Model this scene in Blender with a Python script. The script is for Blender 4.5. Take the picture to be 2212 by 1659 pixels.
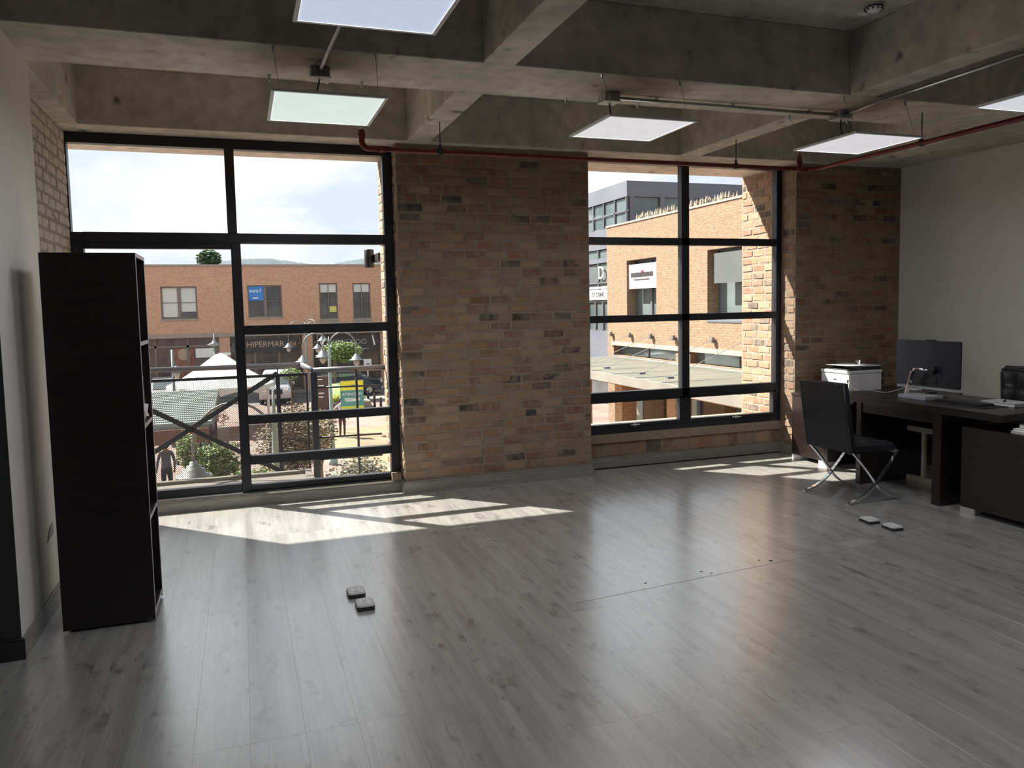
import bpy, bmesh, math, random
from mathutils import Vector, Matrix
C = bpy.context.scene.collection
for o in list(bpy.data.objects):
    bpy.data.objects.remove(o)
R = math.radians
PI = math.pi

# ---------------------------------------------------------------- camera
F_PX, W_PX, H_PX = 1670.7, 2212, 1659
yaw, pitch, roll = .3349, -.0775, -.02
fw = Vector((math.sin(yaw) * math.cos(pitch), math.cos(yaw) * math.cos(pitch), math.sin(pitch)))
rt0 = Vector((math.cos(yaw), -math.sin(yaw), 0))
up0 = rt0.cross(fw)
rt = math.cos(roll) * rt0 + math.sin(roll) * up0
up = -math.sin(roll) * rt0 + math.cos(roll) * up0
cd = bpy.data.cameras.new('camera')
cam = bpy.data.objects.new('camera', cd)
C.objects.link(cam)
cam.matrix_world = Matrix(((rt.x, up.x, -fw.x, 0), (rt.y, up.y, -fw.y, 0), (rt.z, up.z, -fw.z, 1.6), (0, 0, 0, 1)))
cd.sensor_width = 36
cd.lens = F_PX / W_PX * 36
cd.shift_y = -(H_PX / 2 - 791) / W_PX
cd.clip_end = 5000
cd.clip_start = .05
bpy.context.scene.camera = cam

# ---------------------------------------------------------------- exposure, sky, sun
vs = bpy.context.scene.view_settings
vs.view_transform = 'Standard'
vs.look = 'None'
vs.gamma = 1
vs.use_curve_mapping = False
vs.exposure = 1.15
SKY = .73
world = bpy.data.worlds.new('sky')
bpy.context.scene.world = world
world.use_nodes = True
wn, wl = world.node_tree.nodes, world.node_tree.links
wn.clear()
wo = wn.new('ShaderNodeOutputWorld')
bg = wn.new('ShaderNodeBackground')
tc = wn.new('ShaderNodeTexCoord')
mp = wn.new('ShaderNodeMapping')
mp.inputs['Scale'].default_value = (1, 1, 2.2)
mp.inputs['Location'].default_value = (3.1, 1.7, .4)
nz = wn.new('ShaderNodeTexNoise')
nz.inputs['Scale'].default_value = 4.6
nz.inputs['Detail'].default_value = 7
nz.inputs['Roughness'].default_value = .56
cr = wn.new('ShaderNodeValToRGB')
e = cr.color_ramp.elements
e[0].position = .40
e[0].color = (.515, .57, .655, 1)
e[1].position = .56
e[1].color = (.69, .70, .70, 1)
m = e.new(.47)
m.color = (.60, .63, .675, 1)
wl.new(tc.outputs['Generated'], mp.inputs['Vector'])
wl.new(mp.outputs['Vector'], nz.inputs['Vector'])
wl.new(nz.outputs['Fac'], cr.inputs['Fac'])
wl.new(cr.outputs['Color'], bg.inputs['Color'])
bg.inputs['Strength'].default_value = SKY
wl.new(bg.outputs['Background'], wo.inputs['Surface'])
sd = bpy.data.lights.new('sun', 'SUN')
sd.energy = 10
sd.angle = R(.7)
sd.color = (1, .93, .82)
sun = bpy.data.objects.new('sun', sd)
C.objects.link(sun)
EL = R(46.6)
ldir = Vector((math.cos(EL) * .7071, -math.cos(EL) * .7071, -math.sin(EL)))
sun.rotation_euler = ldir.to_track_quat('-Z', 'Y').to_euler()
sun.location = (-20, 30, 30)

# ---------------------------------------------------------------- materials
MT = {}
def newmat(name):
    m = bpy.data.materials.new(name)
    m.use_nodes = True
    n, l = m.node_tree.nodes, m.node_tree.links
    return m, n, l, n['Principled BSDF']
def c4(c):
    return (c[0], c[1], c[2], 1)
def mat(name, col, rough=.5, metal=0., col2=None, scale=6., bump=0., stretch=None, detail=4, emit=None, estr=0., spec=None, ramp=(.35, .65)):
    if name in MT:
        return MT[name]
    m, n, l, p = newmat(name)
    if col2 is None:
        col2 = tuple(min(1, c * 1.12 + .002) for c in col)
    tc = n.new('ShaderNodeTexCoord')
    mp = n.new('ShaderNodeMapping')
    if stretch:
        mp.inputs['Scale'].default_value = stretch
    nz = n.new('ShaderNodeTexNoise')
    nz.inputs['Scale'].default_value = scale
    nz.inputs['Detail'].default_value = detail
    cr = n.new('ShaderNodeValToRGB')
    cr.color_ramp.elements[0].position = ramp[0]
    cr.color_ramp.elements[0].color = c4(col)
    cr.color_ramp.elements[1].position = ramp[1]
    cr.color_ramp.elements[1].color = c4(col2)
    l.new(tc.outputs['Object'], mp.inputs['Vector'])
    l.new(mp.outputs['Vector'], nz.inputs['Vector'])
    l.new(nz.outputs['Fac'], cr.inputs['Fac'])
    l.new(cr.outputs['Color'], p.inputs['Base Color'])
    p.inputs['Roughness'].default_value = rough
    p.inputs['Metallic'].default_value = metal
    if spec is not None:
        p.inputs['Specular IOR Level'].default_value = spec
    if bump:
        b = n.new('ShaderNodeBump')
        b.inputs['Strength'].default_value = bump
        b.inputs['Distance'].default_value = .01
        l.new(nz.outputs['Fac'], b.inputs['Height'])
        l.new(b.outputs['Normal'], p.inputs['Normal'])
    if emit:
        p.inputs['Emission Color'].default_value = c4(emit)
        p.inputs['Emission Strength'].default_value = estr
    MT[name] = m
    return m

def concrete():
    m, n, l, p = newmat('board_formed_concrete')
    tc = n.new('ShaderNodeTexCoord')
    def noise(s, d, st=(1, 1, 1)):
        mp = n.new('ShaderNodeMapping')
        mp.inputs['Scale'].default_value = st
        z = n.new('ShaderNodeTexNoise')
        z.inputs['Scale'].default_value = s
        z.inputs['Detail'].default_value = d
        l.new(tc.outputs['Object'], mp.inputs['Vector'])
        l.new(mp.outputs['Vector'], z.inputs['Vector'])
        return z
    a = noise(1.3, 6)
    b = noise(9, 6)
    s = noise(30, 3)
    r1 = n.new('ShaderNodeValToRGB')
    r1.color_ramp.elements[0].position = .35
    r1.color_ramp.elements[0].color = (.47, .44, .39, 1)
    r1.color_ramp.elements[1].position = .68
    r1.color_ramp.elements[1].color = (.74, .67, .58, 1)
    l.new(a.outputs['Fac'], r1.inputs['Fac'])
    r2 = n.new('ShaderNodeValToRGB')
    r2.color_ramp.elements[0].position = .3
    r2.color_ramp.elements[0].color = (.72, .72, .72, 1)
    r2.color_ramp.elements[1].position = .6
    r2.color_ramp.elements[1].color = (1, 1, 1, 1)
    l.new(b.outputs['Fac'], r2.inputs['Fac'])
    mx = n.new('ShaderNodeMixRGB')
    mx.blend_type = 'MULTIPLY'
    mx.inputs[0].default_value = 1
    l.new(r1.outputs['Color'], mx.inputs[1])
    l.new(r2.outputs['Color'], mx.inputs[2])
    # sparse dark pores and stains
    v = noise(4.5, 8)
    r3 = n.new('ShaderNodeValToRGB')
    r3.color_ramp.elements[0].position = .26
    r3.color_ramp.elements[0].color = (.35, .33, .30, 1)
    r3.color_ramp.elements[1].position = .34
    r3.color_ramp.elements[1].color = (1, 1, 1, 1)
    l.new(v.outputs['Fac'], r3.inputs['Fac'])
    m2 = n.new('ShaderNodeMixRGB')
    m2.blend_type = 'MULTIPLY'
    m2.inputs[0].default_value = 1
    l.new(mx.outputs['Color'], m2.inputs[1])
    l.new(r3.outputs['Color'], m2.inputs[2])
    l.new(m2.outputs['Color'], p.inputs['Base Color'])
    p.inputs['Roughness'].default_value = .85
    bp = n.new('ShaderNodeBump')
    bp.inputs['Strength'].default_value = .35
    bp.inputs['Distance'].default_value = .01
    l.new(s.outputs['Fac'], bp.inputs['Height'])
    l.new(bp.outputs['Normal'], p.inputs['Normal'])
    return m
M_CONC = concrete()

def brick_mat(name, island):
    m, n, l, p = newmat(name)
    if island:
        g = n.new('ShaderNodeNewGeometry')
        rnd = g.outputs['Random Per Island']
    else:
        g = n.new('ShaderNodeObjectInfo')
        rnd = g.outputs['Random']
    geo = n.new('ShaderNodeNewGeometry')
    cr = n.new('ShaderNodeValToRGB')
    el = cr.color_ramp.elements
    cr.color_ramp.interpolation = 'CONSTANT'
    cols = [(0, (0.295, 0.191, 0.115)), (.14, (0.249, 0.154, 0.090)), (.28, (0.329, 0.228, 0.146)), (.42, (0.221, 0.126, 0.078)), (.54, (0.268, 0.172, 0.106)),
            (.64, (0.201, 0.105, 0.062)), (.72, (0.242, 0.185, 0.131)), (.79, (0.161, 0.117, 0.087)), (.85, (0.282, 0.136, 0.081)), (.91, (0.101, 0.074, 0.062)), (.96, (0.053, 0.043, 0.041))]
    el[0].position = 0
    el[0].color = c4(cols[0][1])
    el[1].position = cols[1][0]
    el[1].color = c4(cols[1][1])
    for q, c in cols[2:]:
        x = el.new(q)
        x.color = c4(c)
    l.new(rnd, cr.inputs['Fac'])
    nz = n.new('ShaderNodeTexNoise')
    nz.inputs['Scale'].default_value = 14
    nz.inputs['Detail'].default_value = 6
    nz.inputs['Roughness'].default_value = .65
    l.new(geo.outputs['Position'], nz.inputs['Vector'])
    r2 = n.new('ShaderNodeValToRGB')
    r2.color_ramp.elements[0].position = .40
    r2.color_ramp.elements[0].color = (0, 0, 0, 1)
    r2.color_ramp.elements[1].position = .68
    r2.color_ramp.elements[1].color = (.75, .75, .75, 1)
    l.new(nz.outputs['Fac'], r2.inputs['Fac'])
    mx = n.new('ShaderNodeMixRGB')
    l.new(r2.outputs['Color'], mx.inputs[0])
    l.new(cr.outputs['Color'], mx.inputs[1])
    mx.inputs[2].default_value = (.29, .228, .168, 1)
    l.new(mx.outputs['Color'], p.inputs['Base Color'])
    p.inputs['Roughness'].default_value = .9
    bp = n.new('ShaderNodeBump')
    bp.inputs['Strength'].default_value = .5
    bp.inputs['Distance'].default_value = .006
    l.new(nz.outputs['Fac'], bp.inputs['Height'])
    l.new(bp.outputs['Normal'], p.inputs['Normal'])
    return m
M_BRICK = brick_mat('reclaimed_brick', False)
M_BRICKJ = brick_mat('reclaimed_brick_joined', True)
M_MORTAR = mat('mortar', (.24, .185, .138), .95, 0, (.30, .235, .178), 20, .5)

def plank_mat():
    m, n, l, p = newmat('grey_oak_laminate')
    tc = n.new('ShaderNodeTexCoord')
    oi = n.new('ShaderNodeObjectInfo')
    geo = n.new('ShaderNodeNewGeometry')
    def noise(st, s, d, rg=.55):
        mp = n.new('ShaderNodeMapping')
        mp.inputs['Scale'].default_value = st
        ad = n.new('ShaderNodeVectorMath')
        ad.operation = 'ADD'
        sc = n.new('ShaderNodeVectorMath')
        sc.operation = 'SCALE'
        sc.inputs[0].default_value = (1, 1, 1)
        mu = n.new('ShaderNodeMath')
        mu.operation = 'MULTIPLY'
        mu.inputs[1].default_value = 37
        l.new(oi.outputs['Random'], mu.inputs[0])
        l.new(mu.outputs[0], sc.inputs['Scale'])
        l.new(geo.outputs['Position'], ad.inputs[0])
        l.new(sc.outputs[0], ad.inputs[1])
        l.new(ad.outputs[0], mp.inputs['Vector'])
        z = n.new('ShaderNodeTexNoise')
        z.inputs['Scale'].default_value = s
        z.inputs['Detail'].default_value = d
        z.inputs['Roughness'].default_value = rg
        l.new(mp.outputs['Vector'], z.inputs['Vector'])
        return z
    a = noise((9, .55, 1), 1.6, 6)
    b = noise((60, 2.2, 1), 1.5, 4)
    k = noise((6, 2.6, 1), 1.8, 6, .65)
    r = n.new('ShaderNodeValToRGB')
    r.color_ramp.elements[0].position = .32
    r.color_ramp.elements[0].color = (.35, .342, .33, 1)
    r.color_ramp.elements[1].position = .70
    r.color_ramp.elements[1].color = (.53, .522, .505, 1)
    l.new(a.outputs['Fac'], r.inputs['Fac'])
    r2 = n.new('ShaderNodeValToRGB')
    r2.color_ramp.elements[0].position = .3
    r2.color_ramp.elements[0].color = (.86, .86, .86, 1)
    r2.color_ramp.elements[1].position = .7
    r2.color_ramp.elements[1].color = (1.1, 1.1, 1.1, 1)
    l.new(b.outputs['Fac'], r2.inputs['Fac'])
    r3 = n.new('ShaderNodeValToRGB')
    r3.color_ramp.elements[0].position = .28
    r3.color_ramp.elements[0].color = (.36, .33, .31, 1)
    r3.color_ramp.elements[1].position = .44
    r3.color_ramp.elements[1].color = (1, 1, 1, 1)
    l.new(k.outputs['Fac'], r3.inputs['Fac'])
    m1 = n.new('ShaderNodeMixRGB')
    m1.blend_type = 'MULTIPLY'
    m1.inputs[0].default_value = 1
    m2 = n.new('ShaderNodeMixRGB')
    m2.blend_type = 'MULTIPLY'
    m2.inputs[0].default_value = 1
    l.new(r.outputs['Color'], m1.inputs[1])
    l.new(r2.outputs['Color'], m1.inputs[2])
    l.new(m1.outputs['Color'], m2.inputs[1])
    l.new(r3.outputs['Color'], m2.inputs[2])
    hs = n.new('ShaderNodeHueSaturation')
    mm = n.new('ShaderNodeMapRange')
    mm.inputs['To Min'].default_value = .95
    mm.inputs['To Max'].default_value = 1.05
    l.new(oi.outputs['Random'], mm.inputs['Value'])
    l.new(mm.outputs[0], hs.inputs['Value'])
    l.new(m2.outputs['Color'], hs.inputs['Color'])
    l.new(hs.outputs['Color'], p.inputs['Base Color'])
    p.inputs['Roughness'].default_value = .33
    p.inputs['Specular IOR Level'].default_value = 1.0
    p.inputs['Coat Weight'].default_value = 1.0
    p.inputs['Coat IOR'].default_value = 3.2
    p.inputs['Coat Roughness'].default_value = .24
    bp = n.new('ShaderNodeBump')
    bp.inputs['Strength'].default_value = .12
    bp.inputs['Distance'].default_value = .002
    l.new(b.outputs['Fac'], bp.inputs['Height'])
    l.new(bp.outputs['Normal'], p.inputs['Normal'])
    return m
M_PLANK = plank_mat()

def glass_mat(name, tint=(1, 1, 1), refl=.9):
    m, n, l, p = newmat(name)
    n.remove(p)
    out = n['Material Output']
    t = n.new('ShaderNodeBsdfTransparent')
    t.inputs['Color'].default_value = c4(tint)
    g = n.new('ShaderNodeBsdfGlossy')
    g.inputs['Roughness'].default_value = .02
    f = n.new('ShaderNodeFresnel')
    f.inputs['IOR'].default_value = 1.3
    mu = n.new('ShaderNodeMath')
    mu.operation = 'MULTIPLY'
    mu.inputs[1].default_value = refl
    mx = n.new('ShaderNodeMixShader')
    l.new(f.outputs[0], mu.inputs[0])
    l.new(mu.outputs[0], mx.inputs[0])
    l.new(t.outputs[0], mx.inputs[1])
    l.new(g.outputs[0], mx.inputs[2])
    l.new(mx.outputs[0], out.inputs['Surface'])
    return m
M_GLASS = glass_mat('clear_window_glass', (.97, .98, .98), .4)
M_BAG = glass_mat('clear_plastic', (.75, .77, .82), 1.0)

def mesh_mat():
    m, n, l, p = newmat('perforated_metal')
    out = n['Material Output']
    p.inputs['Base Color'].default_value = (.09, .09, .10, 1)
    p.inputs['Roughness'].default_value = .5
    geo = n.new('ShaderNodeNewGeometry')
    sp = n.new('ShaderNodeSeparateXYZ')
    l.new(geo.outputs['Position'], sp.inputs[0])
    outs = []
    for a in ('X', 'Z'):
        mu = n.new('ShaderNodeMath')
        mu.operation = 'MULTIPLY'
        mu.inputs[1].default_value = 2 * PI / .018
        s = n.new('ShaderNodeMath')
        s.operation = 'SINE'
        l.new(sp.outputs[a], mu.inputs[0])
        l.new(mu.outputs[0], s.inputs[0])
        outs.append(s)
    pr = n.new('ShaderNodeMath')
    pr.operation = 'MULTIPLY'
    l.new(outs[0].outputs[0], pr.inputs[0])
    l.new(outs[1].outputs[0], pr.inputs[1])
    gt = n.new('ShaderNodeMath')
    gt.operation = 'GREATER_THAN'
    gt.inputs[1].default_value = .22
    l.new(pr.outputs[0], gt.inputs[0])
    t = n.new('ShaderNodeBsdfTransparent')
    mx = n.new('ShaderNodeMixShader')
    l.new(gt.outputs[0], mx.inputs[0])
    l.new(t.outputs[0], mx.inputs[1])
    l.new(p.outputs[0], mx.inputs[2])
    l.new(mx.outputs[0], out.inputs['Surface'])
    return m
M_PERF = mesh_mat()

def far_brick(name, c1, c2, mortar):
    m, n, l, p = newmat(name)
    geo = n.new('ShaderNodeNewGeometry')
    sp = n.new('ShaderNodeSeparateXYZ')
    cb = n.new('ShaderNodeCombineXYZ')
    ad = n.new('ShaderNodeMath')
    ad.operation = 'ADD'
    l.new(geo.outputs['Position'], sp.inputs[0])
    l.new(sp.outputs['X'], ad.inputs[0])
    l.new(sp.outputs['Y'], ad.inputs[1])
    l.new(ad.outputs[0], cb.inputs['X'])
    l.new(sp.outputs['Z'], cb.inputs['Y'])
    b = n.new('ShaderNodeTexBrick')
    b.inputs['Color1'].default_value = c4(c1)
    b.inputs['Color2'].default_value = c4(c2)
    b.inputs['Mortar'].default_value = c4(mortar)
    b.inputs['Scale'].default_value = 1
    b.inputs['Brick Width'].default_value = .26
    b.inputs['Row Height'].default_value = .085
    b.inputs['Mortar Size'].default_value = .011
    l.new(cb.outputs[0], b.inputs['Vector'])
    nz = n.new('ShaderNodeTexNoise')
    mpn = n.new('ShaderNodeMapping')
    mpn.inputs['Scale'].default_value = (6.5, 26, 1)
    l.new(cb.outputs[0], mpn.inputs['Vector'])
    nz.inputs['Scale'].default_value = 1.0
    nz.inputs['Detail'].default_value = 7
    nz.inputs['Roughness'].default_value = .6
    l.new(mpn.outputs[0], nz.inputs['Vector'])
    r = n.new('ShaderNodeValToRGB')
    r.color_ramp.elements[0].position = .34
    r.color_ramp.elements[0].color = (.62, .58, .56, 1)
    r.color_ramp.elements[1].position = .50
    r.color_ramp.elements[1].color = (1.12, 1.10, 1.08, 1)
    l.new(nz.outputs['Fac'], r.inputs['Fac'])
    mx = n.new('ShaderNodeMixRGB')
    mx.blend_type = 'MULTIPLY'
    mx.inputs[0].default_value = 1
    l.new(b.outputs['Color'], mx.inputs[1])
    l.new(r.outputs['Color'], mx.inputs[2])
    l.new(mx.outputs['Color'], p.inputs['Base Color'])
    p.inputs['Roughness'].default_value = .9
    return m
M_FARBRICK = far_brick('orange_brickwork', (.50, .315, .215), (.42, .25, .165), (.36, .25, .18))

def paving_mat(name, c1, c2, mortar, w, h):
    m, n, l, p = newmat(name)
    geo = n.new('ShaderNodeNewGeometry')
    b = n.new('ShaderNodeTexBrick')
    b.inputs['Color1'].default_value = c4(c1)
    b.inputs['Color2'].default_value = c4(c2)
    b.inputs['Mortar'].default_value = c4(mortar)
    b.inputs['Scale'].default_value = 1
    b.inputs['Brick Width'].default_value = w
    b.inputs['Row Height'].default_value = h
    b.inputs['Mortar Size'].default_value = .01
    l.new(geo.outputs['Position'], b.inputs['Vector'])
    nz = n.new('ShaderNodeTexNoise')
    nz.inputs['Scale'].default_value = .5
    nz.inputs['Detail'].default_value = 6
    l.new(geo.outputs['Position'], nz.inputs['Vector'])
    r = n.new('ShaderNodeValToRGB')
    r.color_ramp.elements[0].position = .38
    r.color_ramp.elements[0].color = (.75, .75, .78, 1)
    r.color_ramp.elements[1].position = .6
    r.color_ramp.elements[1].color = (1.1, 1.1, 1.1, 1)
    l.new(nz.outputs['Fac'], r.inputs['Fac'])
    mx = n.new('ShaderNodeMixRGB')
    mx.blend_type = 'MULTIPLY'
    mx.inputs[0].default_value = 1
    l.new(b.outputs['Color'], mx.inputs[1])
    l.new(r.outputs['Color'], mx.inputs[2])
    l.new(mx.outputs['Color'], p.inputs['Base Color'])
    p.inputs['Roughness'].default_value = .85
    return m
M_PINK = paving_mat('pink_paving', (0.225, 0.147, 0.125), (0.193, 0.125, 0.106), (0.168, 0.119, 0.100), .4, .2)
M_OCHRE = paving_mat('ochre_paving', (0.211, 0.158, 0.087), (0.169, 0.123, 0.070), (0.140, 0.105, 0.065), .3, .15)
M_ASPH = mat('asphalt', (0.104, 0.104, 0.108), .9, 0, (0.152, 0.152, 0.152), 2, .2)
M_SIDEWALK = mat('pale_sidewalk', (0.168, 0.156, 0.138), .9, 0, (0.210, 0.195, 0.174), 1, 0)
M_WHITEWALL = mat('white_plaster', (.70, .68, .64), .8, 0, (.74, .72, .68), 3, .05)
M_WHITEP = mat('white_paint', (.72, .72, .72), .5)
M_BASEB = mat('grey_wood_baseboard', (.22, .21, .19), .5, 0, (.29, .275, .25), 5, 0, (1, 1, 12))
M_FRAME = mat('dark_aluminium', (.022, .024, .030), .38, .35, (.030, .032, .040), 5)
M_FRAMEEDGE = mat('silver_aluminium', (.62, .63, .66), .35, .8)
M_STEEL = mat('galvanised_steel', (.38, .39, .40), .4, .85, (.50, .51, .52), 20)
M_CHROME = mat('polished_chrome', (.78, .78, .80), .12, 1.)
M_RED = mat('red_pipe_paint', (.17, .018, .022), .42, 0, (.20, .026, .03), 10)
M_BLACK = mat('black_plastic', (.012, .012, .013), .4)
M_DARKMET = mat('dark_metal', (.05, .05, .055), .5, .4)
M_WENGE = mat('dark_wenge_wood', (.014, .010, .010), .42, 0, (.024, .016, .015), 4, .05, (2, 2, 22))
M_WENGED = mat('desk_wenge_veneer', (.013, .009, .008), .30, 0, (.022, .014, .012), 4, .04, (14, 1, 14))
M_LEATHER = mat('black_leather', (.018, .020, .024), .36, 0, (.026, .028, .033), 40, .25)
M_LAMPW = mat('luminaire_white', (.70, .71, .72), .5)
M_PAPER = mat('white_paper', (.75, .75, .74), .8)
M_GREYFEET = mat('pale_feet', (.42, .40, .38), .5)
M_EDGEGLOSS = mat('painted_edge_gloss', (.42, .38, .42), .35, 0, (.50, .46, .50), 8)  # gloss reflection along the bookcase edges painted as a pale colour

# ---------------------------------------------------------------- helpers
def tag(o, label=None, cat=None, group=None, kind=None):
    if label: o['label'] = label
    if cat: o['category'] = cat
    if group: o['group'] = group
    if kind: o['kind'] = kind
    return o
def empty(name, loc=(0, 0, 0), rz=0, label=None, cat=None, group=None, kind=None):
    o = bpy.data.objects.new(name, None)
    C.objects.link(o)
    o.location = loc
    o.rotation_euler = (0, 0, rz)
    o.empty_display_size = .1
    return tag(o, label, cat, group, kind)
def link(name, me, m, parent=None, loc=None, smooth=False, **kw):
    o = bpy.data.objects.new(name, me)
    C.objects.link(o)
    if m is not None and not me.materials:
        me.materials.append(m)
    if parent: o.parent = parent
    if loc is not None: o.location = loc
    return tag(o, **kw)
class B:
    """one bmesh that becomes one object"""
    def __init__(s):
        s.bm = bmesh.new()
    def box(s, x0, x1, y0, y1, z0, z1, bev=0, rot=None, mi=0):
        g = bmesh.ops.create_cube(s.bm, size=1)
        vv = g['verts']
        c = Vector(((x0 + x1) / 2, (y0 + y1) / 2, (z0 + z1) / 2))
        d = Vector((abs(x1 - x0), abs(y1 - y0), abs(z1 - z0)))
        for v in vv:
            p = Vector((v.co.x * d.x, v.co.y * d.y, v.co.z * d.z))
            if rot is not None: p = rot @ p
            v.co = p + c
        fs = set(f for v in vv for f in v.link_faces)
        for f in fs: f.material_index = mi
        if bev:
            es = list(set(e for v in vv for e in v.link_edges))
            r = bmesh.ops.bevel(s.bm, geom=es, offset=bev, segments=1, affect='EDGES', clamp_overlap=True)
            for f in r['faces']: f.material_index = mi
        return s
    def tube(s, pts, r, n=8, cap=True, mi=0, closed=False):
        pts = [Vector(p) for p in pts]
        rs = r if isinstance(r, (list, tuple)) else [r] * len(pts)
        rings = []
        prev = None
        for i, p in enumerate(pts):
            if i == 0: t = pts[1] - p
            elif i == len(pts) - 1: t = p - pts[i - 1]
            else: t = (pts[i + 1] - p).normalized() + (p - pts[i - 1]).normalized()
            if t.length < 1e-9: t = Vector((0, 0, 1))
            t.normalize()
            if prev is None:
                a = Vector((0, 0, 1)) if abs(t.z) < .9 else Vector((1, 0, 0))
                u = t.cross(a).normalized()
            else:
                u = (prev - t * prev.dot(t)).normalized()
            prev = u
            w = t.cross(u)
            rings.append([s.bm.verts.new(p + (u * math.cos(2 * PI * k / n) + w * math.sin(2 * PI * k / n)) * rs[i]) for k in range(n)])
        for a, b in zip(rings, rings[1:]):
            for k in range(n):
                f = s.bm.faces.new((a[k], a[(k + 1) % n], b[(k + 1) % n], b[k]))
                f.material_index = mi
                f.smooth = n > 5
        if cap:
            s.bm.faces.new(rings[0][::-1]).material_index = mi
            s.bm.faces.new(rings[-1]).material_index = mi
        return s
    def lathe(s, cx, cy, prof, n=20, mi=0, axis='z', cz=0):
        rings = []
        for r, z in prof:
            ring = []
            for k in range(n):
                a = 2 * PI * k / n
                q = (r * math.cos(a), r * math.sin(a))
                if axis == 'z': co = (cx + q[0], cy + q[1], z)
                elif axis == 'x': co = (z, cy + q[0], cz + q[1])
                else: co = (cx + q[0], z, cz + q[1])
                ring.append(s.bm.verts.new(co))
            rings.append(ring)
        for a, b in zip(rings, rings[1:]):
            for k in range(n):
                f = s.bm.faces.new((a[k], a[(k + 1) % n], b[(k + 1) % n], b[k]))
                f.smooth = True
                f.material_index = mi
        s.bm.faces.new(rings[0][::-1]).material_index = mi
        s.bm.faces.new(rings[-1]).material_index = mi
        return s
    def prism(s, pts, a0, a1, axis='x', mi=0):
        """polygon pts extruded along an axis; (u,v) = the other two axes in xyz order"""
        def co(p, a):
            return {'x': (a, p[0], p[1]), 'y': (p[0], a, p[1]), 'z': (p[0], p[1], a)}[axis]
        A = [s.bm.verts.new(co(p, a0)) for p in pts]
        D = [s.bm.verts.new(co(p, a1)) for p in pts]
        n = len(pts)
        for k in range(n):
            s.bm.faces.new((A[k], A[(k + 1) % n], D[(k + 1) % n], D[k])).material_index = mi
        s.bm.faces.new(A[::-1]).material_index = mi
        s.bm.faces.new(D).material_index = mi
        return s
    def ribbon(s, pts, w, th, wdir):
        """flat bar swept along pts: width w along wdir, thickness th"""
        pts = [Vector(p) for p in pts]
        wd = Vector(wdir).normalized()
        rings = []
        for i, p in enumerate(pts):
            t = (pts[min(i + 1, len(pts) - 1)] - pts[max(i - 1, 0)]).normalized()
            nn = t.cross(wd).normalized()
            rings.append([s.bm.verts.new(p + wd * a * w / 2 + nn * b * th / 2) for a, b in ((1, 1), (-1, 1), (-1, -1), (1, -1))])
        for a, b in zip(rings, rings[1:]):
            for k in range(4):
                s.bm.faces.new((a[k], a[(k + 1) % 4], b[(k + 1) % 4], b[k]))
        s.bm.faces.new(rings[0][::-1])
        s.bm.faces.new(rings[-1])
        return s
    def mesh(s, name):
        bmesh.ops.recalc_face_normals(s.bm, faces=s.bm.faces)
        me = bpy.data.meshes.new(name)
        s.bm.to_mesh(me)
        s.bm.free()
        return me
    def out(s, name, m, parent=None, loc=None, **kw):
        me = s.mesh(name)
        if isinstance(m, (list, tuple)):
            for x in m: me.materials.append(x)
        else:
            me.materials.append(m)
        return link(name, me, None, parent, loc, **kw)
def box(name, m, x0, x1, y0, y1, z0, z1, parent=None, bev=0, **kw):
    return B().box(x0, x1, y0, y1, z0, z1, bev).out(name, m, parent, **kw)
def children(o):
    return [c for c in bpy.data.objects if c.parent == o]
def copy_tree(o, parent=None):
    c = o.copy()
    C.objects.link(c)
    if parent: c.parent = parent
    for ch in children(o): copy_tree(ch, c)
    return c
def arc(cx, cz, r, a0, a1, n, f):
    return [f(cx + r * math.cos(a0 + (a1 - a0) * i / n), cz + r * math.sin(a0 + (a1 - a0) * i / n)) for i in range(n + 1)]
def text(name, s, size, m, parent, loc, rot, ext=.01, **kw):
    cu = bpy.data.curves.new(name, 'FONT')
    cu.body = s
    cu.size = size
    cu.extrude = ext
    cu.align_x = 'CENTER'
    cu.align_y = 'CENTER'
    cu.resolution_u = 3
    t = bpy.data.objects.new(name, cu)
    C.objects.link(t)
    dg = bpy.context.evaluated_depsgraph_get()
    me = bpy.data.meshes.new_from_object(t.evaluated_get(dg))
    bpy.data.objects.remove(t)
    me.materials.clear()
    me.materials.append(m)
    o = link(name, me, None, parent, loc, **kw)
    o.rotation_euler = rot
    return o
def grid_wall(b, axis, p0, p1, u0, u1, z0, z1, holes):
    """solid wall from p0 to p1 on its thin axis with rectangular openings (ua,ub,za,zb)"""
    us = sorted(set([u0, u1] + [min(max(h[i], u0), u1) for h in holes for i in (0, 1)]))
    zs = sorted(set([z0, z1] + [min(max(h[i], z0), z1) for h in holes for i in (2, 3)]))
    for a, c in zip(us, us[1:]):
        run = None
        for d, f in zip(zs, zs[1:]):
            mu, mz = (a + c) / 2, (d + f) / 2
            hit = any(h[0] < mu < h[1] and h[2] < mz < h[3] for h in holes)
            if not hit:
                run = (run[0], f) if run else (d, f)
            if hit or f == zs[-1]:
                if run:
                    if axis == 'y': b.box(a, c, p0, p1, run[0], run[1])
                    else: b.box(p0, p1, a, c, run[0], run[1])
                run = None
    return b

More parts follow.
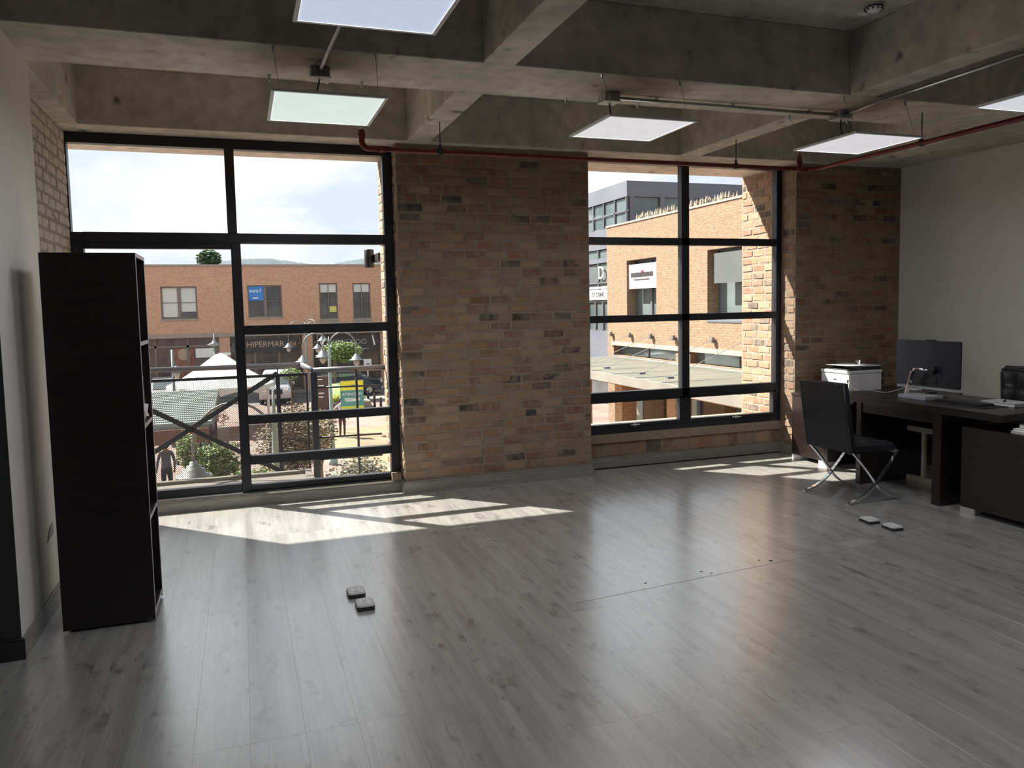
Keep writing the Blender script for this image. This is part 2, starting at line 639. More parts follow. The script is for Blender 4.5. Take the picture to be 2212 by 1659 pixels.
# ---------------------------------------------------------------- brick makers
random.seed(7)
BRICKS = []
for k in range(6):
    b = B()
    b.box(-.5, .5, -.5, .5, -.5, .5)
    bmesh.ops.bevel(b.bm, geom=list(b.bm.edges), offset=.05, segments=1, affect='EDGES')
    for v in b.bm.verts:
        v.co.x *= 1 + random.uniform(-.03, .03)
        v.co.z *= 1 + random.uniform(-.09, .09)
        v.co.y += random.uniform(-.05, .05)
    me = b.mesh('brick')
    me.materials.append(M_BRICK)
    BRICKS.append(me)
PITCH, COURSE = .198, .0788
def bricks(parent, axis, plane, out, u0, u1, z0, z1, zmin_parts=-9, limit=300, depth=.05, proud=.004, seed=1, skip=None, bm_=None):
    """running bond on a wall face. axis 'y': face in plane y=plane looking to out*y; u runs along x. 'x' likewise."""
    rnd = random.Random(seed)
    rows = int((z1 - z0) / COURSE)
    course = (z1 - z0) / rows
    todo = []
    for r in range(rows):
        z = z0 + (r + .5) * course
        off = (r % 2) * PITCH * .5 + rnd.uniform(-.02, .02)
        u = u0 - off
        while u < u1 - .02:
            a, c = max(u, u0) + .008, min(u + PITCH, u1) - .008
            if c - a > .035:
                todo.append((z, a, c))
            u += PITCH * rnd.choice((1, 1, 1, 1, .52)) if rnd.random() < .9 else PITCH
    cnt = 0
    jb = B()
    nj = 0
    for z, a, c in sorted(todo, key=lambda t: abs(t[0] - 1.6)):
        h = course - .021 + rnd.uniform(-.004, .003)
        L = c - a - .004
        pr = proud + rnd.uniform(-.0025, .003)
        mid = (a + c) / 2
        cen = plane + out * (pr - depth / 2)
        if skip and skip(mid, z): continue
        zz = z + rnd.uniform(-.002, .002)
        if z > zmin_parts and cnt < limit:
            o = bpy.data.objects.new('brick', rnd.choice(BRICKS))
            C.objects.link(o)
            o.parent = parent
            o.location = (mid, cen, zz) if axis == 'y' else (cen, mid, zz)
            o.rotation_euler = (0, rnd.uniform(-.006, .006), 0) if axis == 'y' else (0, 0, PI / 2)
            o.scale = (L, depth, h)
            if bm_:
                o.material_slots[0].link = 'OBJECT'
                o.material_slots[0].material = bm_
            cnt += 1
        else:
            if axis == 'y': jb.box(mid - L / 2, mid + L / 2, cen - depth / 2, cen + depth / 2, zz - h / 2, zz + h / 2, .003)
            else: jb.box(cen - depth / 2, cen + depth / 2, mid - L / 2, mid + L / 2, zz - h / 2, zz + h / 2, .003)
            nj += 1
    if nj: jb.out('brick_courses', bm_ or M_BRICKJ, parent, kind='stuff')
    else: jb.bm.free()

# ================================================================ SETTING
XL, XR = -1.035, 6.71
YW = 6.535          # inner face of the brick piers
# floor: subfloor with individual planks
fl = box('floor', mat('subfloor', (.26, .24, .21), .9), -5.0, 6.85, -7.5, 7.43, -.25, -.012,
         label='grey wood-look laminate floor of long planks running to the windows', cat='floor', kind='structure')
PM = {}
def plank_mesh(L):
    if L not in PM:
        b = B().box(-.0991, .0991, -L / 2, L / 2, -.012, 0, .0003)
        me = b.mesh('plank')
        me.materials.append(M_PLANK)
        PM[L] = me
    return PM[L]
random.seed(3)
pj = B()
npj = 0
x = -5.0 + .1
row = 0
while x < 6.80:
    y = 6.72 - random.choice((0, .35, .69, 1.03))
    segs = [(y, 6.70)] if y < 6.6 else []
    while y > -7.5:
        segs.append((y - 1.38, y))
        y -= 1.38
    for a, c in segs:
        a = max(a, -7.45)
        c = min(c, 6.70 if x > XL - .1 and x < 1.35 or 3.0 < x < 5.4 else 6.60)
        if x > 3.0 and x < 5.4: c = min(c, 6.70)
        if x < XL - .05: c = min(c, 4.12)
        if c - a < .06: continue
        L = round(c - a - .0004, 4)
        vis = x > -1.25 and c > 1.9
        if vis:
            o = bpy.data.objects.new('plank', plank_mesh(L))
            C.objects.link(o)
            o.parent = fl
            o.location = (x, (a + c) / 2, 0)
        else:
            pj.box(x - .0985, x + .0985, a, c, -.012, 0)
            npj += 1
    x += .1985
pj.out('plank_field', M_PLANK, fl, kind='stuff')
# worn cross strip where a partition stood, with plugged screw holes
st = B()
st.prism([(1.62, 3.72), (1.62, 3.83), (4.60, 4.10), (4.60, 3.99)], .0002, .0012, 'z')
st.out('trim_1', M_PLANK, None,
       label='thin pale filler strip crossing the grey floor from mid room toward the desk', cat='floor strip', kind='structure')
for i, (hx, hy) in enumerate([(2.12, 3.84), (2.52, 3.885), (2.56, 3.84), (2.96, 3.925), (3.02, 3.89)]):
    B().lathe(hx, hy, [(.0, .0016), (.013 if i == 4 else .008, .0016), (.0, .0022)], 10).out('screw_hole_plug', M_DARKMET, bpy.data.objects['trim_1'])

# ceiling: slab with downstand beams
HB, HS = 2.98, 3.40
ce = box('ceiling', M_CONC, -5.0, 6.95, -7.5, 7.43, HS, HS + .2,
         label='raw concrete coffered ceiling with deep crossing beams', cat='ceiling', kind='structure')
def beam(x0, x1, y0, y1):
    return B().box(x0, x1, y0, y1, HB, HS, .004).out('beam', M_CONC, ce)
beam(-5.0, 6.95, 4.303, 4.915)            # wide cross beam
beam(-5.0, 6.95, 6.44, 7.43)              # perimeter beam over the windows
beam(-5.0, 6.95, 1.10, 1.70)
beam(-5.0, 6.95, -2.6, -2.0)
beam(-5.0, 6.95, -7.5, -6.0)
for xa, xb in ((-1.40, -1.06), (1.362, 1.555), (3.96, 4.168), (5.95, 6.95)):
    for ya, yb in ((4.915, 6.44), (1.70, 4.303), (-2.0, 1.10), (-6.0, -2.6)):
        beam(xa, xb, ya, yb)
# thin formwork joint on the beam crossing
# walls
wl_ = B()
wl_.box(-1.4, XL, 4.08, 4.94, 0, HB)
wl_.out('wall_left', M_WHITEWALL, None, label='off-white plastered left wall behind the dark bookcase', cat='wall', kind='structure')
box('wall_left_end', mat('wall_painted_shade', (.045, .055, .05), .8), -1.4, XL - .0005, 4.074, 4.08, 0, HB, label='end face of the left wall at the frame edge, its shade painted dark', cat='wall', kind='structure')  # thin dark sheet: shade of the backlit end put into the colour
box('wall_left_return', mat('wall_painted_shade', (.045, .055, .05), .8), -5.0, -1.4, 4.08, 4.25, 0, HB, label='return of the left wall at the frame edge, coloured dark for its shade', cat='wall', kind='structure')  # dark colour stands in for the shade on this backlit face
box('wall_far_left', M_WHITEWALL, -5.15, -5.0, -7.5, 4.25, 0, HS, label='plain wall of the room outside the left of the view', cat='wall', kind='structure')
box('wall_rear', mat('dark_grey_paint', (.10, .10, .10), .8), -5.0, 6.95, -7.65, -7.5, 0, HS, label='plain wall behind the camera', cat='wall', kind='structure')
wr = box('wall_right', M_WHITEWALL, XR, 6.95, -7.5, YW, 0, HB, label='plain off-white right wall behind the desk', cat='wall', kind='structure')
# brick walls
def structure(name, label, cat='wall'):
    return empty(name, (0, 0, 0), 0, label, cat, None, 'structure')
wc = B().box(1.285, 3.046, YW, 6.80, 0, HB).box(1.285, 2.90, 6.80, 7.43, -1, HB).out('wall_center', M_MORTAR, None,
     label='wide reclaimed brick pier between the two windows', cat='wall', kind='structure')
bricks(wc, 'y', YW, -1, 1.277, 3.054, .12, HB - .02, seed=11)
wj = B().box(1.279, 1.285, YW, 7.43, .0, HB).out('wall_center_jamb', M_MORTAR, None, label='sunlit brick side of the centre pier beside the left window', cat='wall', kind='structure')
bricks(wj, 'x', 1.279, -1, YW + .002, 7.42, .12, HB - .01, limit=0, seed=12)
wrc = B().box(5.36, 6.95, YW, 7.43, -1, HB).out('wall_right_pier', M_MORTAR, None, label='dark reclaimed brick pier right of the right window', cat='wall', kind='structure')
bricks(wrc, 'y', YW, -1, 5.352, 6.708, .12, HB - .02, seed=13)
wrj = B().box(5.355, 5.36, YW, 7.43, 0, HB).out('wall_right_jamb', M_MORTAR, None, label='sunlit brick jamb at the right edge of the right window', cat='wall', kind='structure')
bricks(wrj, 'x', 5.355, -1, YW + .002, 6.745, .12, HB - .01, seed=14)
bricks(wrj, 'x', 5.355, -1, 6.84, 7.425, .30, HB - .01, seed=15)
M_WASHB = mat('lime_washed_brick', (.46, .41, .35), .9, 0, (.66, .60, .52), 5, .3)
M_WASHM = mat('pinkish_mortar_wash', (.30, .25, .22), .95, 0, (.38, .32, .28), 6, .4)
wlb = B().box(-1.4, -1.2, 4.94, 6.78, 0, HB).out('wall_left_brick', M_WASHM, None, label='mortar-washed brick wall at the left end of the left window', cat='wall', kind='structure')
bricks(wlb, 'x', -1.2, 1, 4.945, 6.70, .1, HB - .01, zmin_parts=1.75, seed=16, proud=.003, bm_=M_WASHB)
ws = B().box(3.046, 5.355, 6.78, 7.05, 0, .25).box(3.046, 5.355, 6.745, 7.43, .25, .336).out('wall_sill', M_MORTAR, None,
     label='low brick sill wall under the right window with a concrete cap', cat='wall', kind='structure')
bricks(ws, 'y', 6.78, -1, 3.05, 5.35, .10, .25, seed=17)
box('wall_curb', M_CONC, -1.2, 1.279, 6.66, 6.80, -.02, .099, label='low concrete curb under the left window', cat='wall', kind='structure')
# baseboards
def baseb(name, pts, label, h=.10, m=M_BASEB):
    """pts: list of (x0,x1,y0,y1) boxes"""
    b = B()
    for q in pts:
        b.box(*q, 0, h - .012, .001)
        # rounded cap
        b.box(q[0] + .002, q[1] - .002, q[2] + .002, q[3] - .002, h - .012, h, .003)
    return b.out(name, m, None, label=label, cat='baseboard', kind='structure')
baseb('baseboard_left', [(XL, XL + .016, 4.065, 4.95)], 'grey baseboard along the left wall beside the bookcase')
baseb('baseboard_left_return', [(-5.0, XL + .016, 4.062, 4.08)], 'baseboard on the left wall return, its shade painted dark', .10, M_DARKMET)  # dark material paints in the shade on the backlit return
baseb('baseboard_left_brick', [(-1.2, -1.184, 4.95, 6.64)], 'grey baseboard at the foot of the left brick wall')
baseb('baseboard_window', [(-1.2, 1.262, 6.644, 6.66)], 'grey baseboard on the curb under the left window', .092)
baseb('baseboard_center', [(1.268, 3.06, YW - .025, YW - .008), (1.262, 1.279, YW - .025, 6.644), (3.046, 3.062, YW - .025, 6.76)], 'grey baseboard around the foot of the centre brick pier', .11)
baseb('baseboard_sill', [(3.062, 5.34, 6.762, 6.778)], 'grey baseboard at the foot of the sill wall')
baseb('baseboard_right_pier', [(5.34, 6.70, YW - .025, YW - .008), (5.336, 5.352, YW - .025, 6.762)], 'grey baseboard at the foot of the right brick pier', .11)
baseb('baseboard_right', [(XR - .016, XR, -7.5, YW - .03)], 'grey baseboard along the right white wall')

# ---------------------------------------------------------------- windows
def window(name, label, y, rails, panes, edge=None):
    w = empty(name, (0, 0, 0), 0, label, 'window', None, 'structure')
    for n_, x0, x1, z0, z1, d in rails:
        B().box(x0, x1, y, y + d, z0, z1, .003).out(n_, M_FRAME, w)
    for x0, x1, z0, z1 in panes:
        g = B().box(x0 - .01, x1 + .01, y + .035, y + .041, z0 - .01, z1 + .01).out('pane', M_GLASS, w)
    return w
Y1 = 6.70
r1 = [('frame_stile', -1.2, -1.115, .10, 2.23, .08), ('frame_stile', -1.2, -1.19, 2.23, 2.90, .08), ('frame_stile', 1.195, 1.272, .10, 2.90, .08),
      ('frame_head', -1.2, 1.272, 2.90, 2.98, .08), ('transom', -1.115, 1.195, 2.151, 2.232, .085), ('door_head', -1.115, -.055, 2.105, 2.151, .07),
      ('mullion', -.072, -.0, 2.232, 2.90, .08), ('mullion', -.055, .021, .10, 2.151, .08),
      ('cross_rail', .021, 1.195, 1.408, 1.484, .075), ('cross_rail', .021, 1.195, .669, .74, .075), ('cross_rail', .021, 1.195, .331, .402, .075),
      ('bottom_rail', .021, 1.195, .10, .159, .075), ('bottom_rail', -1.115, -.055, .112, .178, .075)]
p1 = [(-1.19, -.072, 2.232, 2.90), (0, 1.195, 2.232, 2.90), (-1.115, -.055, .178, 2.105), (.021, 1.195, 1.484, 2.151), (.021, 1.195, .74, 1.408),
      (.021, 1.195, .402, .669), (.021, 1.195, .159, .331)]
w1 = window('window_1', 'large dark-framed floor-to-ceiling window on the left with seven panes', Y1, r1, p1)
B().box(-1.115, -.05, 6.675, 6.70, .099, .112, .002).out('sill_track', M_FRAMEEDGE, w1, label='bright aluminium track')
B().box(.0, 1.26, 6.668, 6.70, .099, .112, .002).out('sill_track', M_FRAME, w1)
Y2 = 6.75
k = 1.0
r2 = [('frame_stile', 3.05, 3.11, .336, 2.975, .08), ('frame_stile', 5.29, 5.352, .336, 2.975, .08), ('frame_head', 3.11, 5.29, 2.945, 2.975, .08),
      ('mullion', 4.160, 4.245, .43, 2.945, .08), ('transom', 3.11, 5.29, 2.168, 2.24, .075), ('transom', 3.11, 5.29, 1.420, 1.489, .075),
      ('transom', 3.11, 5.29, .661, .743, .075), ('bottom_rail', 3.11, 5.29, .336, .392, .08),
      ('sash_rail', 3.11, 5.29, .392, .427, .07), ('sash_stile', 4.130, 4.160, .427, .661, .07), ('sash_stile', 4.245, 4.262, .427, .661, .07),
      ('sash_stile', 5.262, 5.29, .427, .661, .07), ('sash_rail', 3.11, 4.13, .55, .661, .0701), ('sash_rail', 4.262, 5.262, .545, .661, .0701)]
r2 = r2[:-2] + []
# the transom above the sashes is thicker than the others
r2 += [('sash_head', 3.11, 5.29, .640, .661, .07)]
p2 = [(3.11, 4.16, 2.24, 2.945), (4.245, 5.29, 2.24, 2.945), (3.11, 4.16, 1.489, 2.168), (4.245, 5.29, 1.489, 2.168), (3.11, 4.16, .743, 1.42),
      (4.245, 5.29, .743, 1.42), (3.11, 4.13, .427, .640), (4.262, 5.262, .427, .640)]
w2 = window('window_2', 'dark-framed window on the right in the brick wall with eight panes', Y2, r2, p2)
for hx in (3.62, 4.80):
    B().box(hx - .05, hx + .05, Y2 - .018, Y2 - .006, .405, .415, .002).box(hx - .015, hx + .015, Y2 - .008, Y2 + .001, .395, .42).out('sash_handle', M_FRAMEEDGE, w2, label='silver sash handle')
# wooden block on the sill
tag(B().box(1.185, 1.268, 6.63, 6.70, .10, .165, .006).out('brick_offcut', M_MORTAR), 'small pale brick offcut at the right end of the left window sill', 'brick')

# ================================================================ CEILING FITTINGS
M_EMIT = {}
PANEL_W = 4.2
def panel(cx, cy, z, col, estr, label, sx=.6, sy=.62, box_at=None, wires=()):
    t = empty('ceiling_light_panel', (cx, cy, z), 0, label, 'ceiling light', 'square ceiling light panels')
    fr = B()
    hx, hy, w, h = sx / 2, sy / 2, .018, .013
    fr.box(-hx, hx, -hy, -hy + w, 0, h, .001)
    fr.box(-hx, hx, hy - w, hy, 0, h, .001)
    fr.box(-hx, -hx + w, -hy + w, hy - w, 0, h, .001)
    fr.box(hx - w, hx, -hy + w, hy - w, 0, h, .001)
    fr.out('frame', M_LAMPW, t)
    B().box(-hx + w, hx - w, -hy + w, hy - w, .010, .0125).out('back_plate', M_LAMPW, t)
    key = 'panel_diffuser_%.2f_%.2f_%.2f' % col
    m_ = mat(key, (.6, .6, .6), .6, 0, None, 5, 0, None, 4, col, estr)
    B().box(-hx + w, hx - w, -hy + w, hy - w, .004, .008).out('diffuser', m_, t)
    ld = bpy.data.lights.new('panel_light', 'AREA')
    ld.shape = 'RECTANGLE'
    ld.size, ld.size_y = sx - .04, sy - .04
    ld.energy = PANEL_W
    ld.color = (.97, .98, 1)
    lo = bpy.data.objects.new('panel_light', ld)
    C.objects.link(lo)
    lo.parent = t
    lo.location = (0, 0, .003)
    for i, (wx, wy, tx, ty, tz) in enumerate(wires):
        B().tube([(wx, wy, .012), (tx - cx, ty - cy, tz - z)], .0016, 5).out('suspension_wire', M_STEEL, t)
        B().lathe(tx - cx, ty - cy, [(.006, tz - z - .03), (.008, tz - z - .028), (.008, tz - z), (.012, tz - z)], 8).out('wire_anchor', M_STEEL, t)
    return t
def wires(cx, cy, ya, yb):
    return [(-.25, -.27, cx - .27, ya, HB), (.25, -.27, cx + .27, ya, HB), (-.25, .27, cx - .27, yb, HB), (.25, .27, cx + .27, yb, HB)]
PE = 1.0
panel(.487, 4.46, 2.70, (.66, .80, .74), PE * .36, 'greenish-white square ceiling panel in front of the left window', wires=wires(.487, 4.46, 4.33, 4.86), sx=.59, sy=.66)
panel(.515, 2.84, 2.70, (.52, .60, .78), PE * .36, 'bluish-white square ceiling panel cut by the top edge of the photo', wires=[(-.25, -.25, .27, 2.62, HS), (.25, -.25, .77, 2.62, HS), (-.25, .25, .27, 3.08, HS), (.25, .25, .77, 3.08, HS)], sx=.56, sy=.62)
panel(2.388, 4.47, 2.70, (.66, .66, .70), PE * .36, 'white square ceiling panel above the centre brick pier', wires=wires(2.388, 4.47, 4.33, 4.88), sx=.6, sy=.59)
panel(4.20, 4.49, 2.70, (.68, .67, .72), PE * .36, 'white square ceiling panel in front of the right brick pier', wires=wires(4.2, 4.49, 4.33, 4.88), sx=.6, sy=.62)
panel(4.40, 3.165, 2.70, (.66, .68, .76), PE * .36, 'white square ceiling panel cut by the right edge of the photo', wires=[(-.25, -.25, 4.15, 2.92, HS), (.25, -.25, 4.65, 2.92, HS), (-.25, .25, 4.15, 3.41, HS), (.25, .25, 4.65, 3.41, HS)], sx=.6, sy=.62)
def jbox(x, y, label, cable):
    t = empty('junction_box', (x, y, HB), 0, label, 'junction box', 'junction boxes on the cross beam')
    B().box(-.055, .055, -.055, .055, -.055, 0, .004).out('housing', M_STEEL, t)
    B().box(-.06, .06, -.06, .06, -.060, -.054, .002).out('cover', M_LAMPW, t)
    for s in (-1, 1):
        B().lathe(s * .045, .045 * s, [(.006, -.064), (.006, -.060)], 8).out('screw', M_CHROME, t)
    pts = [(0, 0, -.06)] + [(cable[0] * q, cable[1] * q + .03 * math.sin(q * PI), -.06 + (cable[2] + .06) * q) for q in (.3, .6, 1)]
    B().tube(pts, .005, 6).out('cable', M_BLACK, t)
jbox(.486, 4.66, 'small steel junction box on the cross beam above the greenish panel', (-.05, -.1, -.25))
jbox(2.35, 4.70, 'small steel junction box on the cross beam above the centre pier panel', (.02, -.1, -.25))
jbox(4.238, 4.69, 'small steel junction box where the conduit turns near the right', (-.04, -.12, -.25))
def conduit(pts, label, r=.011, clips=()):
    t = B().tube(pts, r, 10).out('conduit', M_STEEL, None, label=label, cat='conduit')
    for c_, ax in clips:
        q = B()
        if ax == 'x': q.box(c_[0] - .008, c_[0] + .008, c_[1] - .022, c_[1] + .022, c_[2] + .008, c_[2] + .016, .001)
        else: q.box(c_[0] - .022, c_[0] + .022, c_[1] - .008, c_[1] + .008, c_[2] + .008, c_[2] + .016, .001)
        q.out('clip', M_STEEL, t)
conduit([(2.413, 4.70, 2.955), (4.175, 4.69, 2.955)], 'straight metal conduit linking the two boxes on the right of the cross beam', clips=[((2.7, 4.70, 2.955), 'x'), ((3.3, 4.70, 2.955), 'x'), ((3.95, 4.69, 2.955), 'x')])
conduit([(4.238, 4.625, 2.955), (4.22, 4.30, 2.955), (4.20, 2.0, 2.955)], 'metal conduit running from the right junction box toward the camera', clips=[((4.238, 4.45, 2.955), 'y')])
conduit([(.486, 4.595, 2.955), (.49, 4.28, 2.95), (.50, 3.88, 2.94), (.51, 2.9, 2.93)], 'metal conduit rising behind the bluish panel', clips=[((.487, 4.5, 2.955), 'y')])
# red sprinkler pipe
sp = empty('sprinkler_pipe', (2.9, 5.72, 2.757), 0, 'red fire sprinkler pipe running under the ceiling in front of both windows', 'pipe')
def rel(b, name, m, **kw):
    o = b.out(name, m, sp, **kw)
    o.matrix_parent_inverse = Matrix.Translation((-2.9, -5.72, -2.757))
    return o
zP = 2.757
rel(B().tube([(.93, 5.72, zP), (4.78, 5.72, zP)], .0175, 12), 'run', M_RED)
elb = [(.878, 5.72, 2.885), (.878, 5.72, 2.80)] + [(.928 - .05 * math.cos(a), 5.72, 2.807 - .05 * math.sin(a)) for a in [R(15 * i) for i in range(1, 6)]] + [(.935, 5.72, zP), (1.02, 5.72, zP)]
rel(B().tube(elb, .022, 12), 'elbow', M_RED)
rel(B().lathe(.878, 5.72, [(.027, 2.835), (.027, 2.862), (.023, 2.864), (.023, 2.885)], 12), 'coupling', M_RED)
rel(B().lathe(.878, 5.72, [(.012, 2.885), (.012, 2.905), (.004, 2.91), (.004, 2.93), (.022, 2.932), (.022, 2.936)], 12), 'sprinkler_head', M_CHROME, label='chrome sprinkler head')
rel(B().tube([(4.78, 5.72, zP), (4.83, 5.70, zP), (4.87, 5.65, zP), (4.87, 5.55, zP), (4.87, .5, zP)], .0185, 12), 'side_run', M_RED)
rel(B().tube([(4.72, 5.72, zP), (4.72, 5.72, 2.865)], .02, 10), 'riser', M_RED)
rel(B().lathe(4.72, 5.72, [(.026, 2.80), (.026, 2.83), (.02, 2.832), (.012, 2.865), (.012, 2.88), (.004, 2.885), (.004, 2.905), (.02, 2.907), (.02, 2.91)], 12), 'coupling', M_RED)
rel(B().lathe(0, 5.72, [(.024, 1.0), (.024, 1.05)], 12, axis='x', cz=zP), 'coupling', M_RED)
rel(B().lathe(0, 5.72, [(.024, 4.66), (.024, 4.80)], 12, axis='x', cz=zP), 'coupling', M_RED)
for hx, hy in ((1.455, 5.712), (4.063, 5.727), (4.875, 4.56), (2.7, 5.72)):
    top = HB if hx != 2.7 else HS
    if hx == 2.7: continue
    b = B().tube([(hx, hy, zP + .02), (hx, hy, top)], .004, 6)
    b.lathe(hx, hy, [(.02, zP - .022), (.024, zP - .015), (.024, zP + .02), (.009, zP + .03), (.009, zP + .055)], 10)
    rel(b, 'hanger', M_DARKMET)
# smoke detector on the slab
sdv = empty('smoke_detector', (3.75, 3.88, HS), 0, 'round white smoke detector on the coffer ceiling near the top edge', 'smoke detector')
B().lathe(0, 0, [(.05, 0), (.052, -.012), (.048, -.03), (.03, -.045), (.0, -.047)][::-1], 24).out('housing', M_LAMPW, sdv)
B().lathe(0, 0, [(.0535, -.024), (.0535, -.014), (.05, -.012)], 24).out('vent_ring', M_DARKMET, sdv)
for k_ in range(10):
    a = 2 * PI * k_ / 10
    B().box(.046 * math.cos(a) - .004, .046 * math.cos(a) + .004, .046 * math.sin(a) - .004, .046 * math.sin(a) + .004, -.037, -.026).out('vent_slot', M_BLACK, sdv)
B().box(-.03, .03, .06, .11, -.03, 0, .004).out('mount_box', M_LAMPW, sdv)

# ================================================================ BOOKCASE
bc = empty('bookcase', (-.70, 4.51, 0), 0, 'tall dark wenge bookcase standing by the left wall, seen from its side', 'bookcase')
x0, x1, y0, y1 = -.215, .21, -.19, .19
B().box(x0, x1, y0, y0 + .02, .012, 1.905, .001).out('side_panel', M_WENGE, bc)
B().box(x0, x1, y1 - .02, y1, .012, 1.905, .001).out('side_panel', M_WENGE, bc)
B().box(x0, x0 + .006, y0 + .02, y1 - .02, .05, 1.90).out('back_panel', M_WENGE, bc)
B().box(x0 + .006, x1, y0 + .02, y1 - .02, 1.885, 1.905, .001).out('top_panel', M_WENGE, bc)
for z in (.03, .53, 1.01, 1.435):
    s_ = B().box(x0 + .006, x1 - .002, y0 + .02, y1 - .02, z, z + .02, .001).out('shelf', M_WENGE, bc)
    B().box(x1 - .002, x1, y0 + .02, y1 - .02, z, z + .02).out('edge_gloss', M_EDGEGLOSS, s_, label='shelf edge coloured pale for its gloss reflection')
B().box(x1, x1 + .0015, y0, y0 + .02, .012, 1.905).box(x1, x1 + .0015, y1 - .02, y1, .012, 1.905).box(x1, x1 + .0015, y0 + .02, y1 - .02, 1.885, 1.905).out('edge_gloss', M_EDGEGLOSS, bc, label='edges of the side panel and top, coloured pale for their gloss reflection')
for fx in (x0 + .03, x1 - .06):
    for fy in (y0 + .03, y1 - .06):
        B().box(fx, fx + .03, fy, fy + .03, 0, .03, .002).out('foot', M_BLACK, bc)
bag = empty('plastic_bag', (-.56, 4.56, 1.03), 0, 'clear plastic bag with crumpled white paper on the middle shelf of the bookcase', 'bag')
random.seed(5)
b = B()
for k_ in range(9):
    cx, cy, cz = random.uniform(-.04, .045), random.uniform(-.08, .06), random.uniform(.03, .08)
    q = bmesh.ops.create_icosphere(b.bm, subdivisions=1, radius=random.uniform(.025, .04))
    for v in q['verts']:
        v.co = Vector((cx, cy, cz)) + v.co * random.uniform(.7, 1.25)
        v.co.z = max(v.co.z, .002)
b.out('crumpled_paper', M_PAPER, bag)
b = B()
n_ = 12
ring = []
for zz in [0, .05, .12, .19, .235]:
    rr = []
    for k_ in range(n_):
        a = 2 * PI * k_ / n_
        w = 1 + random.uniform(-.08, .08)
        rr.append(b.bm.verts.new((.055 * math.cos(a) * w * (1 if zz < .2 else .9), -.01 + .09 * math.sin(a) * w, zz)))
    ring.append(rr)
for a_, c_ in zip(ring, ring[1:]):
    for k_ in range(n_):
        b.bm.faces.new((a_[k_], a_[(k_ + 1) % n_], c_[(k_ + 1) % n_], c_[k_]))
b.bm.faces.new(ring[0])
b.out('bag_film', M_BAG, bag)
tag(B().prism([(4.66, .385), (4.80, .40), (4.80, .46), (4.74, .455)], XL + .001, XL + .004, 'x').out('taped_paper', mat('grey_paper', (.32, .31, .33), .8)),
    'grey corner of paper taped low on the left wall behind the bookcase', 'paper')

# ================================================================ FLOOR SOCKETS
def floor_box(x, y, rz, label, group):
    t = empty('floor_socket', (x, y, 0), rz, label, 'floor socket', group)
    def rbox(hx, hy, z0, z1, rad, top=.0):
        pts = []
        for sx, sy, a0 in ((1, 1, 0), (-1, 1, 90), (-1, -1, 180), (1, -1, 270)):
            for q in range(5):
                a = R(a0 + q * 22.5)
                pts.append((sx * (hx - rad) + rad * math.cos(a), sy * (hy - rad) + rad * math.sin(a)))
        return pts
    b = B()
    b.prism(rbox(.048, .062, 0, .02, .02), 0.0003, .022, 'z')
    b.out('base', M_DARKMET, t)
    b = B()
    pts = rbox(.047, .061, 0, 0, .02)
    A = [b.bm.verts.new((p[0], p[1], .022)) for p in pts]
    D = [b.bm.verts.new((p[0] * .88, p[1] * .9, .030)) for p in pts]
    for i in range(len(pts)):
        b.bm.faces.new((A[i], A[(i + 1) % len(pts)], D[(i + 1) % len(pts)], D[i]))
    b.bm.faces.new(D)
    b.bm.faces.new(A[::-1])
    b.out('cover', mat('socket_cover', (.55, .55, .54), .4), t)
    f = B().box(-.026, .026, -.034, .034, .030, .0315, .0005).out('face_plate', M_WHITEP, t)
    hb = B()
    for sy in (-.017, .017):
        hb.box(-.010, -.006, sy - .006, sy + .006, .0313, .0320)
        hb.box(.006, .010, sy - .006, sy + .006, .0313, .0320)
        hb.lathe(0, sy - .010, [(.003, .0313), (.003, .0320)], 8)
    hb.out('socket_slots', M_BLACK, f)
floor_box(.540, 4.30, 0, 'pale floor socket box in mid floor, the farther of the two facing the left window', 'floor socket boxes')
floor_box(.560, 4.10, 0, 'pale floor socket box in mid floor, the nearer of the two facing the left window', 'floor socket boxes')
floor_box(4.198, 4.314, R(-5), 'white floor socket box near the desk, the one closer to the chair', 'floor socket boxes')
floor_box(4.215, 4.122, R(-5), 'white floor socket box near the desk, the one farther from the chair', 'floor socket boxes')

# ================================================================ DESK GROUP
dk = empty('desk', (5.4, 4.75, 0), 0, 'dark wenge desk along the right wall with thick top and panel legs', 'desk')
def D_(b, name, m, **kw):
    o = b.out(name, m, dk, **kw)
    o.location = (-5.4, -4.75, 0)
    return o
D_(B().box(4.99, 5.78, 3.94, 5.58, .715, .77, .003), 'desk_top', M_WENGED)
D_(B().box(5.00, 5.70, 5.25, 5.305, 0, .715, .002), 'leg_panel', M_WENGED)
D_(B().box(5.00, 5.70, 4.44, 4.52, 0, .715, .002), 'leg_panel', M_WENGED)
D_(B().box(5.01, 5.04, 4.52, 5.25, .63, .715, .002), 'apron', M_WENGED)
D_(B().box(5.62, 5.64, 4.52, 5.25, .25, .715, .002), 'modesty_panel', M_WENGED)
iff = empty('steel_leg_frame', (5.52, 5.1, 0), 0, 'cream-white I-shaped steel frame standing in the shade under the desk', 'frame')
M_CREAM = mat('cream_powder_coat', (.62, .56, .46), .5)
B().box(-.02, .02, -.35, .14, .44, .485, .002).out('top_bar', M_CREAM, iff)
B().box(-.02, .02, -.35, .14, 0, .045, .002).out('bottom_bar', M_CREAM, iff)
B().box(-.015, .015, -.045, -.012, .045, .44, .002).out('upright', M_CREAM, iff)
pd = empty('drawer_cabinet', (5.4, 3.7, 0), 0, 'low dark wenge cabinet at the right edge tucked under the desk end', 'cabinet')
B().box(-.39, .30, -.75, .57, .045, .645, .002).out('body', M_WENGED, pd)
for fy in (-.75, -.15, .45):
    B().box(-.392, -.30, fy, fy + .12, 0, .045, .002).out('foot', M_GREYFEET, pd)
